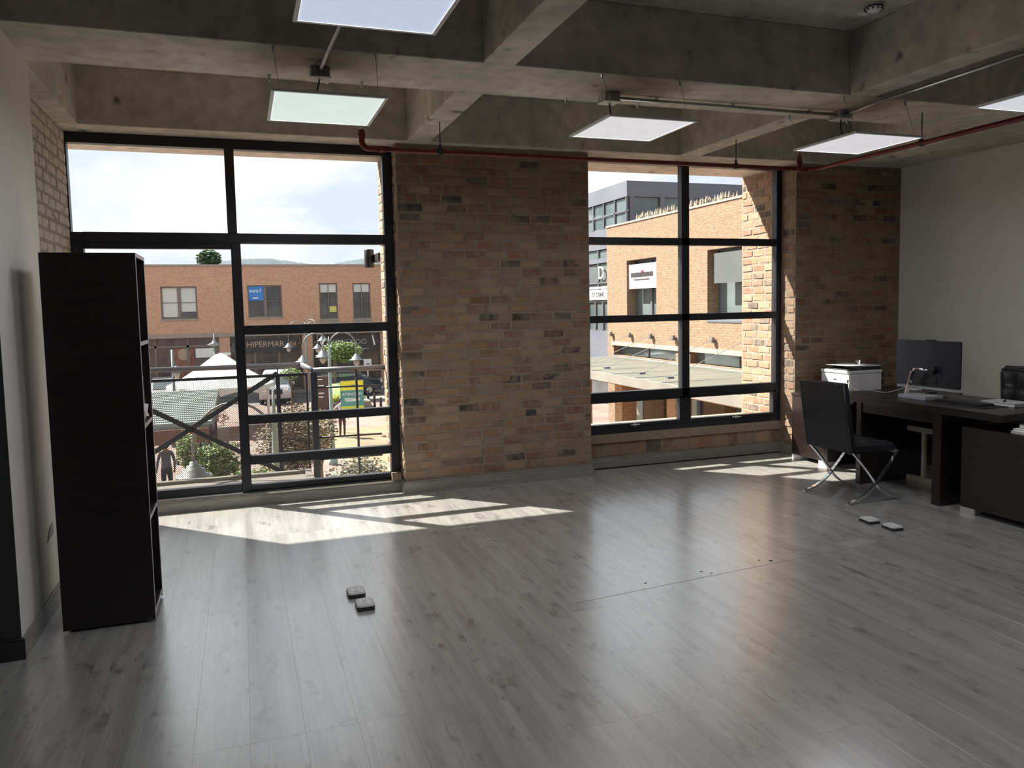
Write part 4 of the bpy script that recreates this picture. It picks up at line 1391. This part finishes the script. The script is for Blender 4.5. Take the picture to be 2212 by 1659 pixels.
def wing_window(ya, yb, za, zb):
    fr = B()
    x0_, x1_ = XW + .42, XW + .50
    t_ = .07
    fr.box(x0_, x1_, ya, yb, za, za + t_).box(x0_, x1_, ya, yb, zb - t_, zb).box(x0_, x1_, ya, ya + t_, za, zb).box(x0_, x1_, yb - t_, yb, za, zb)
    mid = (ya + yb) / 2 - .1
    fr.box(x0_ - .03, x1_, mid - .06, mid + .06, za, zb)
    f = wp(fr, 'window_frame', M_SLATE)
    B().box(x0_ + .03, x0_ + .05, ya + t_, mid - .06, za + t_, zb - t_).out('window_pane', M_TINT, f)
    B().box(x0_ + .03, x0_ + .05, mid + .06, yb - t_, za + t_, zb - t_).out('window_pane', M_TINT, f)
    wp(B().prism([(XW - .02, za - .0), (XW + .42, za + .16), (XW + .42, za - .02), (XW - .02, za - .06)], ya, yb, 'y'), 'sloped_sill', M_SLATE)
wing_window(*A_)
wing_window(*B_)
wb_ = wp(B().box(XW + .05, XW + .08, 25.38, 27.5, 2.18, 3.12), 'white_banner', M_PAPER, label='white banner with dark lettering')
random.seed(9)
bb = B()
yy = 25.62
while yy < 27.35:
    w = random.uniform(.10, .16)
    bb.box(XW + .035, XW + .05, yy, yy + w, 2.62, 2.80)
    yy += w + .035
bb.box(XW + .035, XW + .05, 25.9, 27.1, 2.50, 2.55)
bb.out('banner_lettering', M_SIGNDK, wb_, kind='stuff')
B().box(XW + .03, XW + .05, 26.35, 26.5, 2.80, 2.87).out('red_accent', M_RED, wb_)
wp(B().box(XW - .03, XW + .0, 18.7, 21.55, 2.20, 3.16), 'grey_screen', mat('grey_translucent_screen', (.07, .08, .08), .6, 0, (.08, .09, .09), 1), label='grey blind screen hung in front of the nearer window')
for y0_, y1_, z0_, z1_ in (S1, S2):
    f = wp(B().box(XW + .30, XW + .34, y0_, y1_, z0_, z1_), 'clerestory_glass', M_TINT)
    B().box(XW + .27, XW + .30, (y0_ + y1_) / 2 - .03, (y0_ + y1_) / 2 + .03, z0_, z1_).out('glazing_bar', M_SLATE, f)
    wp(B().box(XW - .06, XW + .02, y0_ - .3, y1_ + .15, z1_, z1_ + .16), 'stone_lintel', M_STONE)
for y0_, y1_, z0_, z1_ in (G1, G2, G3):
    f = wp(B().box(XW + .45, XW + .49, y0_, y1_, z0_, z1_), 'shop_glass', M_TINT)
    for q in (.33, .66):
        B().box(XW + .40, XW + .45, y0_ + (y1_ - y0_) * q - .04, y0_ + (y1_ - y0_) * q + .04, z0_, z1_).out('glazing_bar', M_SLATE, f)
# canopy
cp = empty('glass_canopy', (12.5, 23, -.6), 0, 'pale panelled canopy hung on cables from the tan brick wing', 'canopy')
def cpp(b, name, m, parent=None, **kw):
    o = b.out(name, m, parent or cp, **kw)
    if parent is None: o.location = (-12.5, -23, .6)
    return o
M_CANOPY = mat('canopy_panel', (0.098, 0.100, 0.081), .55, 0, (0.125, 0.127, 0.103), 1)
xc0, xc1 = 10.75, 14.42
edges = [14.0 + 1.52 * i for i in range(11)]
for a, c_ in zip(edges, edges[1:]):
    if a > 28.3: break
    c_ = min(c_, 28.9)
    cpp(B().prism([(xc0, -.575), (xc1, -.555), (xc1, -.595), (xc0, -.615)], a + .03, c_ - .03, 'y'), 'canopy_panel', M_CANOPY)
    cpp(B().box(xc0, xc1, c_ - .03, c_ + .03, -.70, -.56), 'canopy_rib', M_SLATE)
cpp(B().box(xc0 - .08, xc0, 14, 28.9, -.82, -.56), 'front_beam', M_SIDEWALK)
cpp(B().box(xc1, XW - .06, 14, 28.9, -.68, -.50), 'rear_beam', M_STEEL)
for ay in (28.9, 27.26, 25.6, 23.99, 21.57, 19.9):
    tube_ = B().tube([(XW - .12, ay, .38), (11.6, ay - .4, -.55)], .011, 5)
    cpp(tube_, 'stay_cable', M_STEEL)
    cpp(B().box(XW - .14, XW - .05, ay - .07, ay + .07, .28, .46), 'cable_bracket', M_WFRAME)
    cpp(B().box(11.5, 11.7, ay - .47, ay - .33, -.575, -.52), 'cable_foot', M_SLATE)
# columns carrying the arcade below
for yy in (29.1, 25.3, 21.6):
    t = tag(B().box(12.9, 13.5, yy - .28, yy + .28, ZG, -1.355).out('arcade_column', M_FARBRICK), None)
    tag(t, {29.1: 'brick column under the canopy, farthest from the window', 25.3: 'brick column under the canopy, the middle one of three', 21.6: 'brick column under the canopy, nearest to the window'}[yy], 'column', 'brick columns under the canopy')
box('arcade_fascia', M_FARBRICK, 12.9, 13.5, 14, 29.4, -1.35, -.71, label='brick fascia beam under the canopy front', cat='beam')
# reeds on the wing roof
rd = B()
random.seed(12)
for i in range(420):
    yy = random.uniform(21.8, 28.2)
    h = random.uniform(.02, .30)
    xx = XW + .8 + random.uniform(-.1, .3)
    l_ = random.uniform(-.08, .08)
    rd.tube([(xx, yy, 4.605), (xx, yy + l_, 4.75 + h)], .008, 3, False)
    rd.tube([(xx, yy + l_, 4.75 + h), (xx, yy + l_ * 1.5, 4.95 + h)], [.05, .012], 5, False)
tag(rd.out('roof_reeds', M_REED), 'row of dry tan reeds growing on the roof of the tan brick wing', 'reeds', None, 'stuff')

# ---- glass building behind
gb = empty('glass_building', (17.9, 34, ZG), 0, 'taller grey metal and glass building behind the tan brick wing', 'building')
def gp(b, name, m, parent=None, **kw):
    o = b.out(name, m, parent or gb, **kw)
    if parent is None: o.location = (-17.9, -34, -ZG)
    return o
M_ZINC = mat('zinc_cladding', (.105, .115, .15), .6, .1, (.125, .135, .17), .6)
M_TEALG = mat('pale_teal_glass', (.075, .10, .105), .12, .2, (.14, .18, .185), .5)
X0, Y0_ = 17.9, 34.0
gp(B().box(X0, 44, Y0_, 70, 6.80, 7.55), 'roof_band', M_ZINC)
gp(B().box(X0 + .8, 44, Y0_ + .8, 70, ZG, 6.8), 'building_core', M_DARKWIN)
gp(B().box(X0, X0 + .8, Y0_ + .0, 70, 4.45, 5.46), 'spandrel', M_ZINC)
gp(B().box(X0, X0 + .8, Y0_ + .0, 70, 3.75, 3.98), 'spandrel', M_ZINC)
gp(B().box(X0, X0 + .8, Y0_ + .0, 70, -1.4, .2), 'spandrel', M_ZINC)
def lpanes(z0, z1, m, step, name='window_pane'):
    y = Y0_ + .15
    while y < 47:
        gp(B().box(X0 + .1, X0 + .14, y + .05, y + step - .05, z0 + .04, z1 - .04), name, m)
        gp(B().box(X0 + .02, X0 + .14, y - .05, y + .05, z0, z1), 'mullion', M_SLATE)
        y += step
    gp(B().box(X0 + .02, X0 + .14, Y0_, 47, z0 - .04, z0 + .04), 'transom', M_SLATE)
lpanes(5.46, 6.13, M_TEALG, 1.25)
lpanes(6.13, 6.80, M_TEALG, 1.25)
lpanes(3.98, 4.45, M_TEALG, 1.6)
lpanes(2.72, 3.75, M_TINT, 1.6)
lpanes(1.75, 2.70, M_TINT, 1.6)
lpanes(.95, 1.72, M_TEALG, .9)
lpanes(.2, .92, M_TEALG, .9)
t_ = text('lettering_d', 'D', .95, M_PAPER, gb, (0, 0, 0), (PI / 2, 0, -PI / 2), .01)
t_.location = (-.02, 36.9 - 34, 3.22 - ZG)
t_ = text('lettering_sign', 'ST CONC', .34, M_SIGNDK, gb, (0, 0, 0), (PI / 2, 0, -PI / 2), .01)
t_.location = (-.06, 37.2 - 34, 2.1 - ZG)
gp(B().box(X0 - .05, X0, 36.1, 38.6, 1.84, 2.36), 'white_sign_board', M_PAPER)
gp(B().box(X0 - .03, X0, 36.2, 38.6, 2.42, 2.52), 'white_strip', M_PAPER)
xx = X0 + .3
while xx < 34:
    gp(B().box(xx - .12, xx + .12, Y0_, Y0_ + .2, 4.0, 6.8), 'front_column', M_ZINC)
    gp(B().box(xx + .12, xx + 1.55, Y0_ + .15, Y0_ + .2, 4.6, 6.8), 'front_pane', M_TEALG)
    gp(B().box(xx + .12, xx + 1.55, Y0_ + .10, Y0_ + .15, 5.72, 5.78), 'front_transom', M_SLATE)
    xx += 1.67
# ---- plaza furniture
def gooseneck(b, h, r, drop, ang, pr=.022):
    pts = []
    n = 12
    for i in range(n + 1):
        a = PI - PI * i / n
        d = r / 2 + r / 2 * math.cos(a)
        pts.append((d * math.cos(ang), d * math.sin(ang), h + .55 * r * math.sin(a)))
    pts.insert(0, (0, 0, h - .6))
    pts.append((r * math.cos(ang), r * math.sin(ang), h - drop))
    return b.tube(pts, pr, 6)
def bell(x, y, z, s):
    b = B()
    b.lathe(x, y, [(.01 * s, z), (.05 * s, z - .01 * s), (.055 * s, z - .05 * s), (.09 * s, z - .06 * s), (.095 * s, z - .10 * s), (.145 * s, z - .11 * s), (.15 * s, z - .175 * s), (.235 * s, z - .195 * s), (.24 * s, z - .21 * s), (.10 * s, z - .22 * s)], 18)
    return b
def globe(x, y, z, s):
    return B().lathe(x, y, [(.10 * s, z - .22 * s), (.10 * s, z - .28 * s), (.08 * s, z - .36 * s), (.04 * s, z - .41 * s), (.01 * s, z - .43 * s)], 14)
def street_lamp(x, y, h, arms, label, s=1., pr=.045, az=.25, m=M_TEAL):
    t = empty('street_lamp', (x, y, ZG), 0, label, 'street lamp', 'curved-arm street lamps on the plaza')
    H = h - ZG
    B().lathe(0, 0, [(pr * 2.6, 0), (pr * 2.6, .15), (pr * 1.6, .3), (pr * 1.3, .9), (pr, 1.0), (pr, H * .6), (pr * .8, H - .35), (pr * .5, H - .1), (.012, H + .12)], 12).out('pole', m, t)
    for ang, r, drop in arms:
        a = gooseneck(B(), H - az, r, drop, ang, pr * .42).out('arm', M_LAMPGREY, t)
        hx, hy, hz = r * math.cos(ang), r * math.sin(ang), H - az - drop
        bell(hx, hy, hz, s).out('lamp_head', M_LAMPGREY, a)
        globe(hx, hy, hz, s).out('glass_globe', mat('frosted_globe', (.30, .31, .32), .3), a)
    return t
street_lamp(.292, 8.8, .62, [(PI - .02, .84, .14)], 'nearest street lamp, its grey bell head hanging just beyond the balcony ledge', .80, .040, .46)
street_lamp(2.85, 27.6, .55, [(R(172), .90, .26), (R(-8), .92, .26), (R(235), .45, .10), (R(110), .5, .1)], 'four-armed teal street lamp behind the yellow and green banner', 1.05, .06)
street_lamp(2.70, 36.0, .95, [(R(178), .75, .55), (R(0), .72, .30), (R(-60), .9, .6)], 'farther street lamp with curved arms left of the teal lamp', .95, .04, m=M_LAMPGREY)
t = empty('street_lamp', (-2.38, 30, ZG), 0, 'pale street lamp by the shopfront left of the white tent', 'street lamp', 'curved-arm street lamps on the plaza')
B().tube([(0, 0, 0), (0, 0, 4.15)], [.06, .045], 10).out('pole', M_LAMPGREY, t)
bell(.12, -.1, 3.6, 1.1).out('lamp_head', M_LAMPGREY, t)
globe(.12, -.1, 3.6, 1.1).out('glass_globe', mat('frosted_globe', (.30, .31, .32), .3), t)
t = empty('street_lamp', (-1.32, 41, ZG), 0, 'thin post-top street lamp rising just left of the white tent peak', 'street lamp', 'curved-arm street lamps on the plaza')
B().tube([(0, 0, 0), (0, 0, 3.85)], [.05, .04], 10).out('pole', M_LAMPGREY, t)
B().lathe(0, 0, [(.04, 3.8), (.30, 3.83), (.33, 3.86), (.12, 3.95), (.05, 4.1), (.01, 4.4)], 16).out('lamp_head', M_LAMPGREY, t)
# banner on the teal lamp
bn_ = empty('banner', (3.55, 27.3, -1.48), 0, 'yellow and teal pole banner reading ATENCI\u00d3N with small print', 'banner')
hw = .40
B().box(-hw, hw, -.015, .015, -.62, .60).out('banner_frame', M_LAMPGREY, bn_)
M_YEL = mat('banner_yellow', (.70, .66, .04), .6)
M_GRN = mat('banner_lime', (.50, .60, .06), .6)
M_BTE = mat('banner_teal', (.06, .25, .26), .6, 0, (.09, .31, .32), 1)
B().box(-hw + .01, hw - .01, -.022, -.016, .26, .585).out('yellow_field', M_YEL, bn_)
B().box(-hw + .01, hw - .01, -.022, -.016, -.30, .26).out('teal_field', M_BTE, bn_)
B().box(-hw + .01, hw - .01, -.022, -.016, -.60, -.30).out('lime_field', M_GRN, bn_)
text('lettering', 'ATENCI\u00d3N', .135, M_PAPER, bn_, (0, -.026, .12), (PI / 2, 0, 0), .003)
for zz, w in ((-.03, .27), (-.075, .27), (-.115, .22)):
    B().box(-w, w, -.026, -.022, zz - .013, zz + .013).out('small_print', M_PAPER, bn_)
B().box(-.05, .26, -.026, -.022, .43, .45).out('small_print', MT['lamp_grey_paint'], bn_)
for zz in (-.5, .5):
    B().tube([(-hw, 0, zz), (-.68, .28, zz)], .012, 6).out('bracket', M_LAMPGREY, bn_)
# tent
tn = empty('market_tent', (-1.0, 38, ZG), 0, 'white pointed market tent with a scalloped edge across the plaza', 'tent')
M_TENT = mat('white_canvas', (0.585, 0.578, 0.540), .8, 0, (0.637, 0.630, 0.600), 1)
b = B()
N = 48
prof = [(.05, 3.55), (.22, 3.50), (.6, 3.18), (1.1, 2.80), (1.7, 2.42), (2.35, 2.12)]
rings = []
for r_, z in prof:
    rings.append([b.bm.verts.new((r_ * (1 - .05 * abs(math.sin(k_ * PI / 6))) * math.cos(2 * PI * k_ / N), r_ * (1 - .05 * abs(math.sin(k_ * PI / 6))) * math.sin(2 * PI * k_ / N), z + (.0 if r_ < .3 else .04 * (1 - abs(math.sin(k_ * PI / 6)))))) for k_ in range(N)])
low = [b.bm.verts.new((2.35 * math.cos(2 * PI * k_ / N), 2.35 * math.sin(2 * PI * k_ / N), 1.96 - .18 * (1 - abs(math.sin(k_ * PI / 6))))) for k_ in range(N)]
rings.append(low)
for a, c_ in zip(rings, rings[1:]):
    for k_ in range(N):
        b.bm.faces.new((a[k_], a[(k_ + 1) % N], c_[(k_ + 1) % N], c_[k_]))
b.bm.faces.new(rings[0])
b.out('canopy', M_TENT, tn)
for k_ in range(8):
    a = 2 * PI * (k_ + .5) / 8
    B().tube([(2.2 * math.cos(a), 2.2 * math.sin(a), 0), (2.2 * math.cos(a), 2.2 * math.sin(a), 2.1)], .035, 8).out('tent_pole', M_PAPER, tn)
for i, (px_, py_) in enumerate(((-2.4, 34.2), (-1.2, 34.0))):
    t = empty('planter_box', (px_, py_, ZG), 0, ['pale grey planter box with brown-red shrubs, the left one before the tent', 'pale grey planter box with brown-red shrubs, the right one before the tent'][i], 'planter', 'planter boxes before the tent')
    B().box(-.5, .5, -.25, .25, 0, .7, .02).out('box', M_SIDEWALK, t)
    foliage(B(), (0, 0, 1.15), (.55, .3, .5), 420, .05, 20 + i, .2).out('foliage', mat('brown_red_leaves', (.16, .09, .06), .8, 0, (.30, .20, .14), 6), t, kind='stuff')
# kiosk with ribbed roof
ki = empty('kiosk', (-2.6, 24, ZG), 0, 'plaza kiosk with a ribbed pale green-grey metal roof on dark posts', 'kiosk')
b = B()
nrib = 19
pts = []
for i in range(nrib):
    y_ = 20.7 - 24 + 7.1 * i / nrib
    z_ = 2.66 + .16 * i / nrib
    pts += [(y_, z_), (y_ + .03, z_ + .07), (y_ + .24, z_ + .07), (y_ + .27, z_)]
poly = pts + [(3.85, 2.70), (-3.3, 2.55)]
b.prism(poly, -2.6, 1.78, 'x')
b.out('ribbed_roof', mat('ribbed_roof_paint', (.17, .205, .19), .5, .1, (.21, .245, .23), 1), ki)
B().box(-2.6, 1.72, -3.42, -3.34, 2.22, 2.58).out('fascia_board', mat('red_brown_fascia', (.16, .07, .05), .6), ki)
B().box(1.74, 1.80, -3.35, 3.8, 2.45, 2.66).out('side_fascia', M_DARKMET, ki)
for px_, py_, w in ((1.55, -3.1, .09), (1.70, -1.7, .09), (1.6, 3.5, .08), (-2.4, -3.1, .09), (-2.4, 3.5, .08)):
    B().box(px_ - w, px_ + w, py_ - w, py_ + w, 0, 2.6).out('post', M_DARKMET, ki)
# cars
def car(x, y, rz, m, label, van=False):
    t = empty('car', (x, y, ZG + .01), rz, label, 'car', 'parked cars on the street')
    H = 1.62 if not van else 1.85
    b = B()
    prof = [(-2.1, .35), (-2.15, .75), (-2.0, .98), (-1.15, 1.08), (-.55, H - .12), (-.2, H), (1.4, H), (1.85, H - .1), (2.1, 1.0), (2.12, .35)]
    secs = []
    for w, f in ((-.88, .93), (-.80, 1), (.80, 1), (.88, .93)):
        secs.append([b.bm.verts.new((w * (1 if z < 1.05 else .86), u, .35 + (z - .35) * f)) for u, z in prof])
    n = len(prof)
    for a, c_ in zip(secs, secs[1:]):
        for i in range(n):
            b.bm.faces.new((a[i], a[(i + 1) % n], c_[(i + 1) % n], c_[i])).smooth = False
    b.bm.faces.new(secs[0][::-1])
    b.bm.faces.new(secs[-1])
    b.out('body', m, t)
    g = M_TINT
    b = B()
    v = [b.bm.verts.new(p) for p in ((-.70, -1.12, 1.10), (.70, -1.12, 1.10), (.62, -.60, H - .15), (-.62, -.60, H - .15))]
    q = [b.bm.verts.new((p.co.x, p.co.y - .03, p.co.z + .02)) for p in v]
    b.bm.faces.new(q)
    b.bm.faces.new(v[::-1])
    for i in range(4): b.bm.faces.new((v[i], v[(i + 1) % 4], q[(i + 1) % 4], q[i]))
    b.out('windscreen', g, t)
    for s in (-1, 1):
        B().box(s * .765 - .02, s * .765 + .02, -.5, 1.6, 1.12, H - .2, .0).out('side_window', g, t)
        B().box(s * .62 - .14, s * .62 + .14, -2.16, -2.05, .78, .92, .02).out('headlight', M_PAPER, t)
        B().box(s * .98 - .1, s * .98 + .1, -.75, -.6, 1.05, 1.2, .02).out('mirror', m, t)
        for yy in (-1.35, 1.35):
            w_ = B().lathe(0, yy, [(.33, s * .80 - .11), (.33, s * .80 + .11)], 18, axis='x', cz=.33).out('wheel', M_BLACK, t)
            B().lathe(0, yy, [(.19, s * .92 - .01), (.19, s * .92 + .01)], 14, axis='x', cz=.33).out('hub', M_STEEL, w_)
    B().box(-.42, .42, -2.18, -2.12, .62, .90, .01).out('grille', M_BLACK, t)
    B().box(-.85, .85, -2.2, -2.1, .38, .55, .02).out('bumper', M_STEEL, t)
    return t
M_CARS = mat('silver_car_paint', (.42, .44, .48), .25, .5)
M_CARW = mat('pale_car_paint', (.50, .53, .57), .25, .4)
car(-4.35, 49.4, R(4), M_CARS, 'silver car facing the camera, parked left of the white tent')
car(1.85, 48.8, R(-5), M_CARW, 'pale van parked behind the railing right of the white tent', True)
car(6.3, 50.2, R(80), mat('blue_car_paint', (.03, .04, .06), .25, .4), 'dark blue car half hidden behind the plaza tree')
# monolith, signs, bollards
ms = empty('directory_sign', (3.93, 42, ZG), 0, 'dark brown standing directory sign with white lines', 'sign')
B().box(-.30, .30, -.10, .10, 0, 1.95, .01).out('slab', mat('dark_brown_sign', (.07, .045, .045), .5), ms)
for i, (z, w) in enumerate(((1.78, .14), (1.45, .18), (1.38, .20), (1.05, .18), (.85, .15))):
    B().box(-.24, -.24 + w * 1.6, -.108, -.10, z - .025, z + .025).out('text_line', M_PAPER, ms)
ws_ = empty('small_sign', (7.9, 52.3, ZG + .12), 0, 'small white notice board on a white post by the sidewalk', 'sign')
B().tube([(0, 0, 0), (0, 0, 1.55)], .045, 8).out('post', M_PAPER, ws_)
bd = B().box(-.26, .26, -.03, .0, 1.45, 1.98, .01).out('board', M_PAPER, ws_)
B().box(-.12, .14, -.04, -.03, 1.62, 1.68).out('dark_line', M_SIGNDK, bd)
tp = empty('t_post', (5.75, 42, ZG), 0, 'thin white T-topped post in front of the planter mound', 'post')
B().tube([(0, 0, 0), (0, 0, 1.45)], .035, 8).out('pole', M_PAPER, tp)
B().box(-.16, .16, -.03, .03, 1.45, 1.50, .01).out('crossbar', M_PAPER, tp)
bl0 = None
for i, (bx_, by_) in enumerate(((6.72, 44.7), (6.78, 42.8), (6.76, 40.6), (7.95, 51.2), (9.0, 51.3))):
    if bl0 is None:
        bl0 = empty('bollard', (bx_, by_, ZG), 0, '', 'bollard', 'black bollards on the plaza')
        B().lathe(0, 0, [(.07, 0), (.07, .68), (.05, .70), (.05, .73), (.06, .76), (.05, .80), (.01, .82)], 12).out('shaft', M_BLACK, bl0)
        o = bl0
    else:
        o = copy_tree(bl0)
        o.location = (bx_, by_, ZG)
    o['label'] = ['black bollard in the near row, farthest of the three', 'black bollard in the near row, middle of the three', 'black bollard in the near row, nearest of the three', 'black bollard on the far sidewalk, the left one', 'black bollard on the far sidewalk, the right one'][i]
# planter mound
pm_ = empty('planter_mound', (5.6, 44.5, ZG), 0, 'raised planter with a grassy mound and a band of yellow flowers', 'planter')
B().box(-1.9, .95, -1.9, 2.4, 0, .42, .03).out('planter_wall', M_SIDEWALK, pm_)
b = B()
q = bmesh.ops.create_uvsphere(b.bm, u_segments=28, v_segments=14, radius=1)
for v in q['verts']: v.co = Vector((v.co.x * 1.3 - .45, v.co.y * 1.9 + .3, max(v.co.z, -.1) * .85 + .42))
b.out('grass_mound', mat('mound_grass', (.10, .17, .05), .9, 0, (.17, .25, .08), 3), pm_)
foliage(B(), (-.45, -1.55, .62), (1.25, .25, .16), 1300, .045, 31, 0).out('yellow_flowers', mat('yellow_flowers', (.50, .48, .05), .8, 0, (.40, .44, .10), 5), pm_, kind='stuff')
plant('plaza_tree', (5.25, 48.2, -1.05), (1.55, 1.0, 1.0), 3800, .075, M_LEAF, 'spreading light green tree behind the four-armed lamp', 'tree', 41, ZG + .4, .09, blobs=5)
plant('small_tree', (2.2, 40.0, -1.55), (.55, .45, .30), 500, .06, M_LEAF, 'small green tree crown behind the balcony handrail corner', 'tree', 42, ZG, .05)
# near plants seen through the mesh
plant('mottled_tree', (.92, 16.5, -.95), (.78, .6, 1.1), 7500, .036, M_LEAFB, 'mottled green and brown tree close behind the railing mesh', 'tree', 51, ZG, .05, blobs=5)
plant('mottled_tree', (1.62, 18.5, -1.45), (.55, .5, .75), 2600, .036, M_LEAFB, 'lower mottled tree just right of the mesh seam', 'tree', 52, ZG, .05, blobs=3)
plant('green_bush', (-.50, 19.8, -2.25), (.70, .5, .80), 3600, .04, M_LEAF, 'bright green bush between the kiosk post and the dark mullion', 'bush', 53, ZG, .04, blobs=4)
plant('green_bush', (-.15, 14.9, -2.2), (.9, .6, .75), 3600, .035, M_LEAF, 'deep green bush at the foot of the window mullion', 'bush', 54, ZG, .04, blobs=4)
plant('green_bush', (-1.30, 16.0, -2.3), (.7, .6, .6), 2400, .035, M_LEAFD, 'dark green shrub left of the grey lamp head', 'bush', 55, ZG, .04, blobs=3)
plant('ball_shrub', (-.85, 19.0, -2.6), (.42, .42, .42), 1500, .035, M_LEAFD, 'ball-clipped dark green shrub under the lamp arm', 'bush', 58, ZG, .03)
plant('olive_tree', (-1.30, 19.4, -1.75), (.42, .5, .5), 1700, .04, M_LEAF, 'small olive tree under the kiosk edge', 'tree', 59, ZG, .04, blobs=3)
plant('twiggy_shrub', (1.72, 12.6, -.98), (.60, .5, .45), 3200, .028, M_LEAFG, 'grey-green twiggy shrub right of the railing post', 'bush', 56, ZG, .03, blobs=4)
plant('twiggy_shrub', (1.26, 11.2, -1.22), (.45, .45, .5), 2800, .028, M_LEAFG, 'dense grey-green shrub low behind the railing post', 'bush', 57, ZG, .03, blobs=4)
plant('street_hedge', (8.9, 40, -2.9), (.8, .5, .7), 700, .06, M_LEAF, 'green shrub beside the canopy columns', 'bush', 60, ZG, .04)
box('low_plaza_wall', M_SIDEWALK, 1.0, 3.2, 33, 33.3, ZG, ZG + .55, label='low pale plaza wall behind the mottled trees', cat='wall')

# ---- people
def person(name_label, loc, rz, arms, pants, shirt, hair, skin, h=1.68):
    t = empty('person', loc, rz, name_label, 'person')
    me = bpy.data.meshes.new('body')
    s = h / 1.72
    V_ = [(0, 0, .95), (0, 0, 1.12), (0, 0, 1.32), (0, 0, 1.46), (0, -.01, 1.54), (0, -.02, 1.62), (0, -.01, 1.70)]
    rad = [(.15, .11), (.135, .10), (.16, .11), (.09, .075), (.05, .05), (.075, .09), (.06, .075)]
    E_ = [(i, i + 1) for i in range(6)]
    def chain(start, pts, rs):
        prev = start
        for p, r_ in zip(pts, rs):
            V_.append(p)
            rad.append((r_, r_))
            E_.append((prev, len(V_) - 1))
            prev = len(V_) - 1
        return prev
    for sd_ in (-1, 1):
        chain(0, [(sd_ * .09, 0, .86), (sd_ * .10, -.01, .50), (sd_ * .105, .02, .10), (sd_ * .11, -.02, .045), (sd_ * .115, -.15, .035)], [.095, .062, .045, .042, .035])
        ar = arms[0] if sd_ < 0 else arms[1]
        w = chain(3, [(sd_ * .17, 0, 1.42)] + ar, [.058, .042, .032, .026])
        hp = Vector(V_[w])
        dr = (hp - Vector(V_[w - 1])).normalized()
        side = dr.cross(Vector((0, 1, 0))).normalized()
        pal = hp + dr * .07
        V_.append(tuple(pal))
        rad.append((.030, .018))
        E_.append((w, len(V_) - 1))
        pi_ = len(V_) - 1
        for k_, (o_, L) in enumerate(((-.028, .065), (-.010, .08), (.010, .078), (.027, .06))):
            chain(pi_, [tuple(pal + side * o_ + dr * L * .5), tuple(pal + side * o_ * 1.2 + dr * L + Vector((0, -.015, 0)))], [.009, .007])
        chain(w, [tuple(hp + Vector((0, -.03, 0)) + dr * .04), tuple(hp + Vector((0, -.05, 0)) + dr * .075)], [.011, .008])
    me.from_pydata([tuple(c * s for c in v) for v in V_], E_, [])
    o = bpy.data.objects.new('body', me)
    C.objects.link(o)
    md = o.modifiers.new('skin', 'SKIN')
    for i, r_ in enumerate(rad): me.skin_vertices[0].data[i].radius = (r_[0] * s, r_[1] * s)
    me.skin_vertices[0].data[0].use_root = True
    o.modifiers.new('sub', 'SUBSURF').levels = 1
    dg = bpy.context.evaluated_depsgraph_get()
    dg.update()
    m2 = bpy.data.meshes.new_from_object(o.evaluated_get(dg))
    bpy.data.objects.remove(o)
    m2.materials.clear()
    shoes = M_PAPER
    for mm_ in (skin, shirt, pants, shoes): m2.materials.append(mm_)
    for f in m2.polygons:
        c_ = f.center / s
        f.use_smooth = True
        if c_.z < .085: f.material_index = 3
        elif c_.z < .98 and abs(c_.x) < .17: f.material_index = 2
        elif c_.z < 1.47 and abs(c_.x) < .28 and c_.z > .9: f.material_index = 1
        else: f.material_index = 0
    bo = link('body', m2, None, t)
    b = B()
    q = bmesh.ops.create_uvsphere(b.bm, u_segments=14, v_segments=9, radius=1)
    for v in q['verts']:
        v.co = Vector((v.co.x * .098 * s, (v.co.y * .112 + .022) * s, (v.co.z * .115 + 1.675) * s))
        if v.co.y < -.03 * s and v.co.z < 1.69 * s: v.co.y = -.02 * s
    b.out('hair', hair, t)
    fc = B()
    for sx in (-1, 1): fc.box((sx * .032 - .01) * s, (sx * .032 + .01) * s, -.110 * s, -.098 * s, 1.640 * s, 1.652 * s)
    fc.box(-.02 * s, .02 * s, -.112 * s, -.10 * s, 1.585 * s, 1.593 * s).box(-.009 * s, .009 * s, -.125 * s, -.10 * s, 1.605 * s, 1.635 * s)
    fc.out('face_features', M_DARKMET, t)
    return t
M_SKIN = mat('skin', (.45, .27, .19), .6)
M_HAIR = mat('dark_hair', (.03, .02, .018), .7)
person('person in brown trousers and a grey top standing behind the banner, only legs showing', (3.88, 33.4, ZG), R(20),
       ([(-.36, .02, 1.26), (-.24, -.10, 1.06), (-.20, -.12, 1.03)], [(.24, .02, 1.16), (.25, -.03, .92), (.25, -.04, .90)]),
       mat('brown_trousers', (.06, .03, .03), .8), mat('grey_top', (.42, .42, .42), .8), M_HAIR, M_SKIN)
person('person in blue-grey clothes walking by the plants at lower left', (-2.25, 24.4, ZG), R(200),
       ([(-.23, .04, 1.16), (-.25, -.06, .94), (-.25, -.08, .90)], [(.24, -.02, 1.16), (.24, -.12, .95), (.24, -.14, .92)]),
       mat('dark_trousers', (.05, .06, .08), .8), mat('blue_grey_jacket', (.14, .18, .22), .8), M_HAIR, M_SKIN)
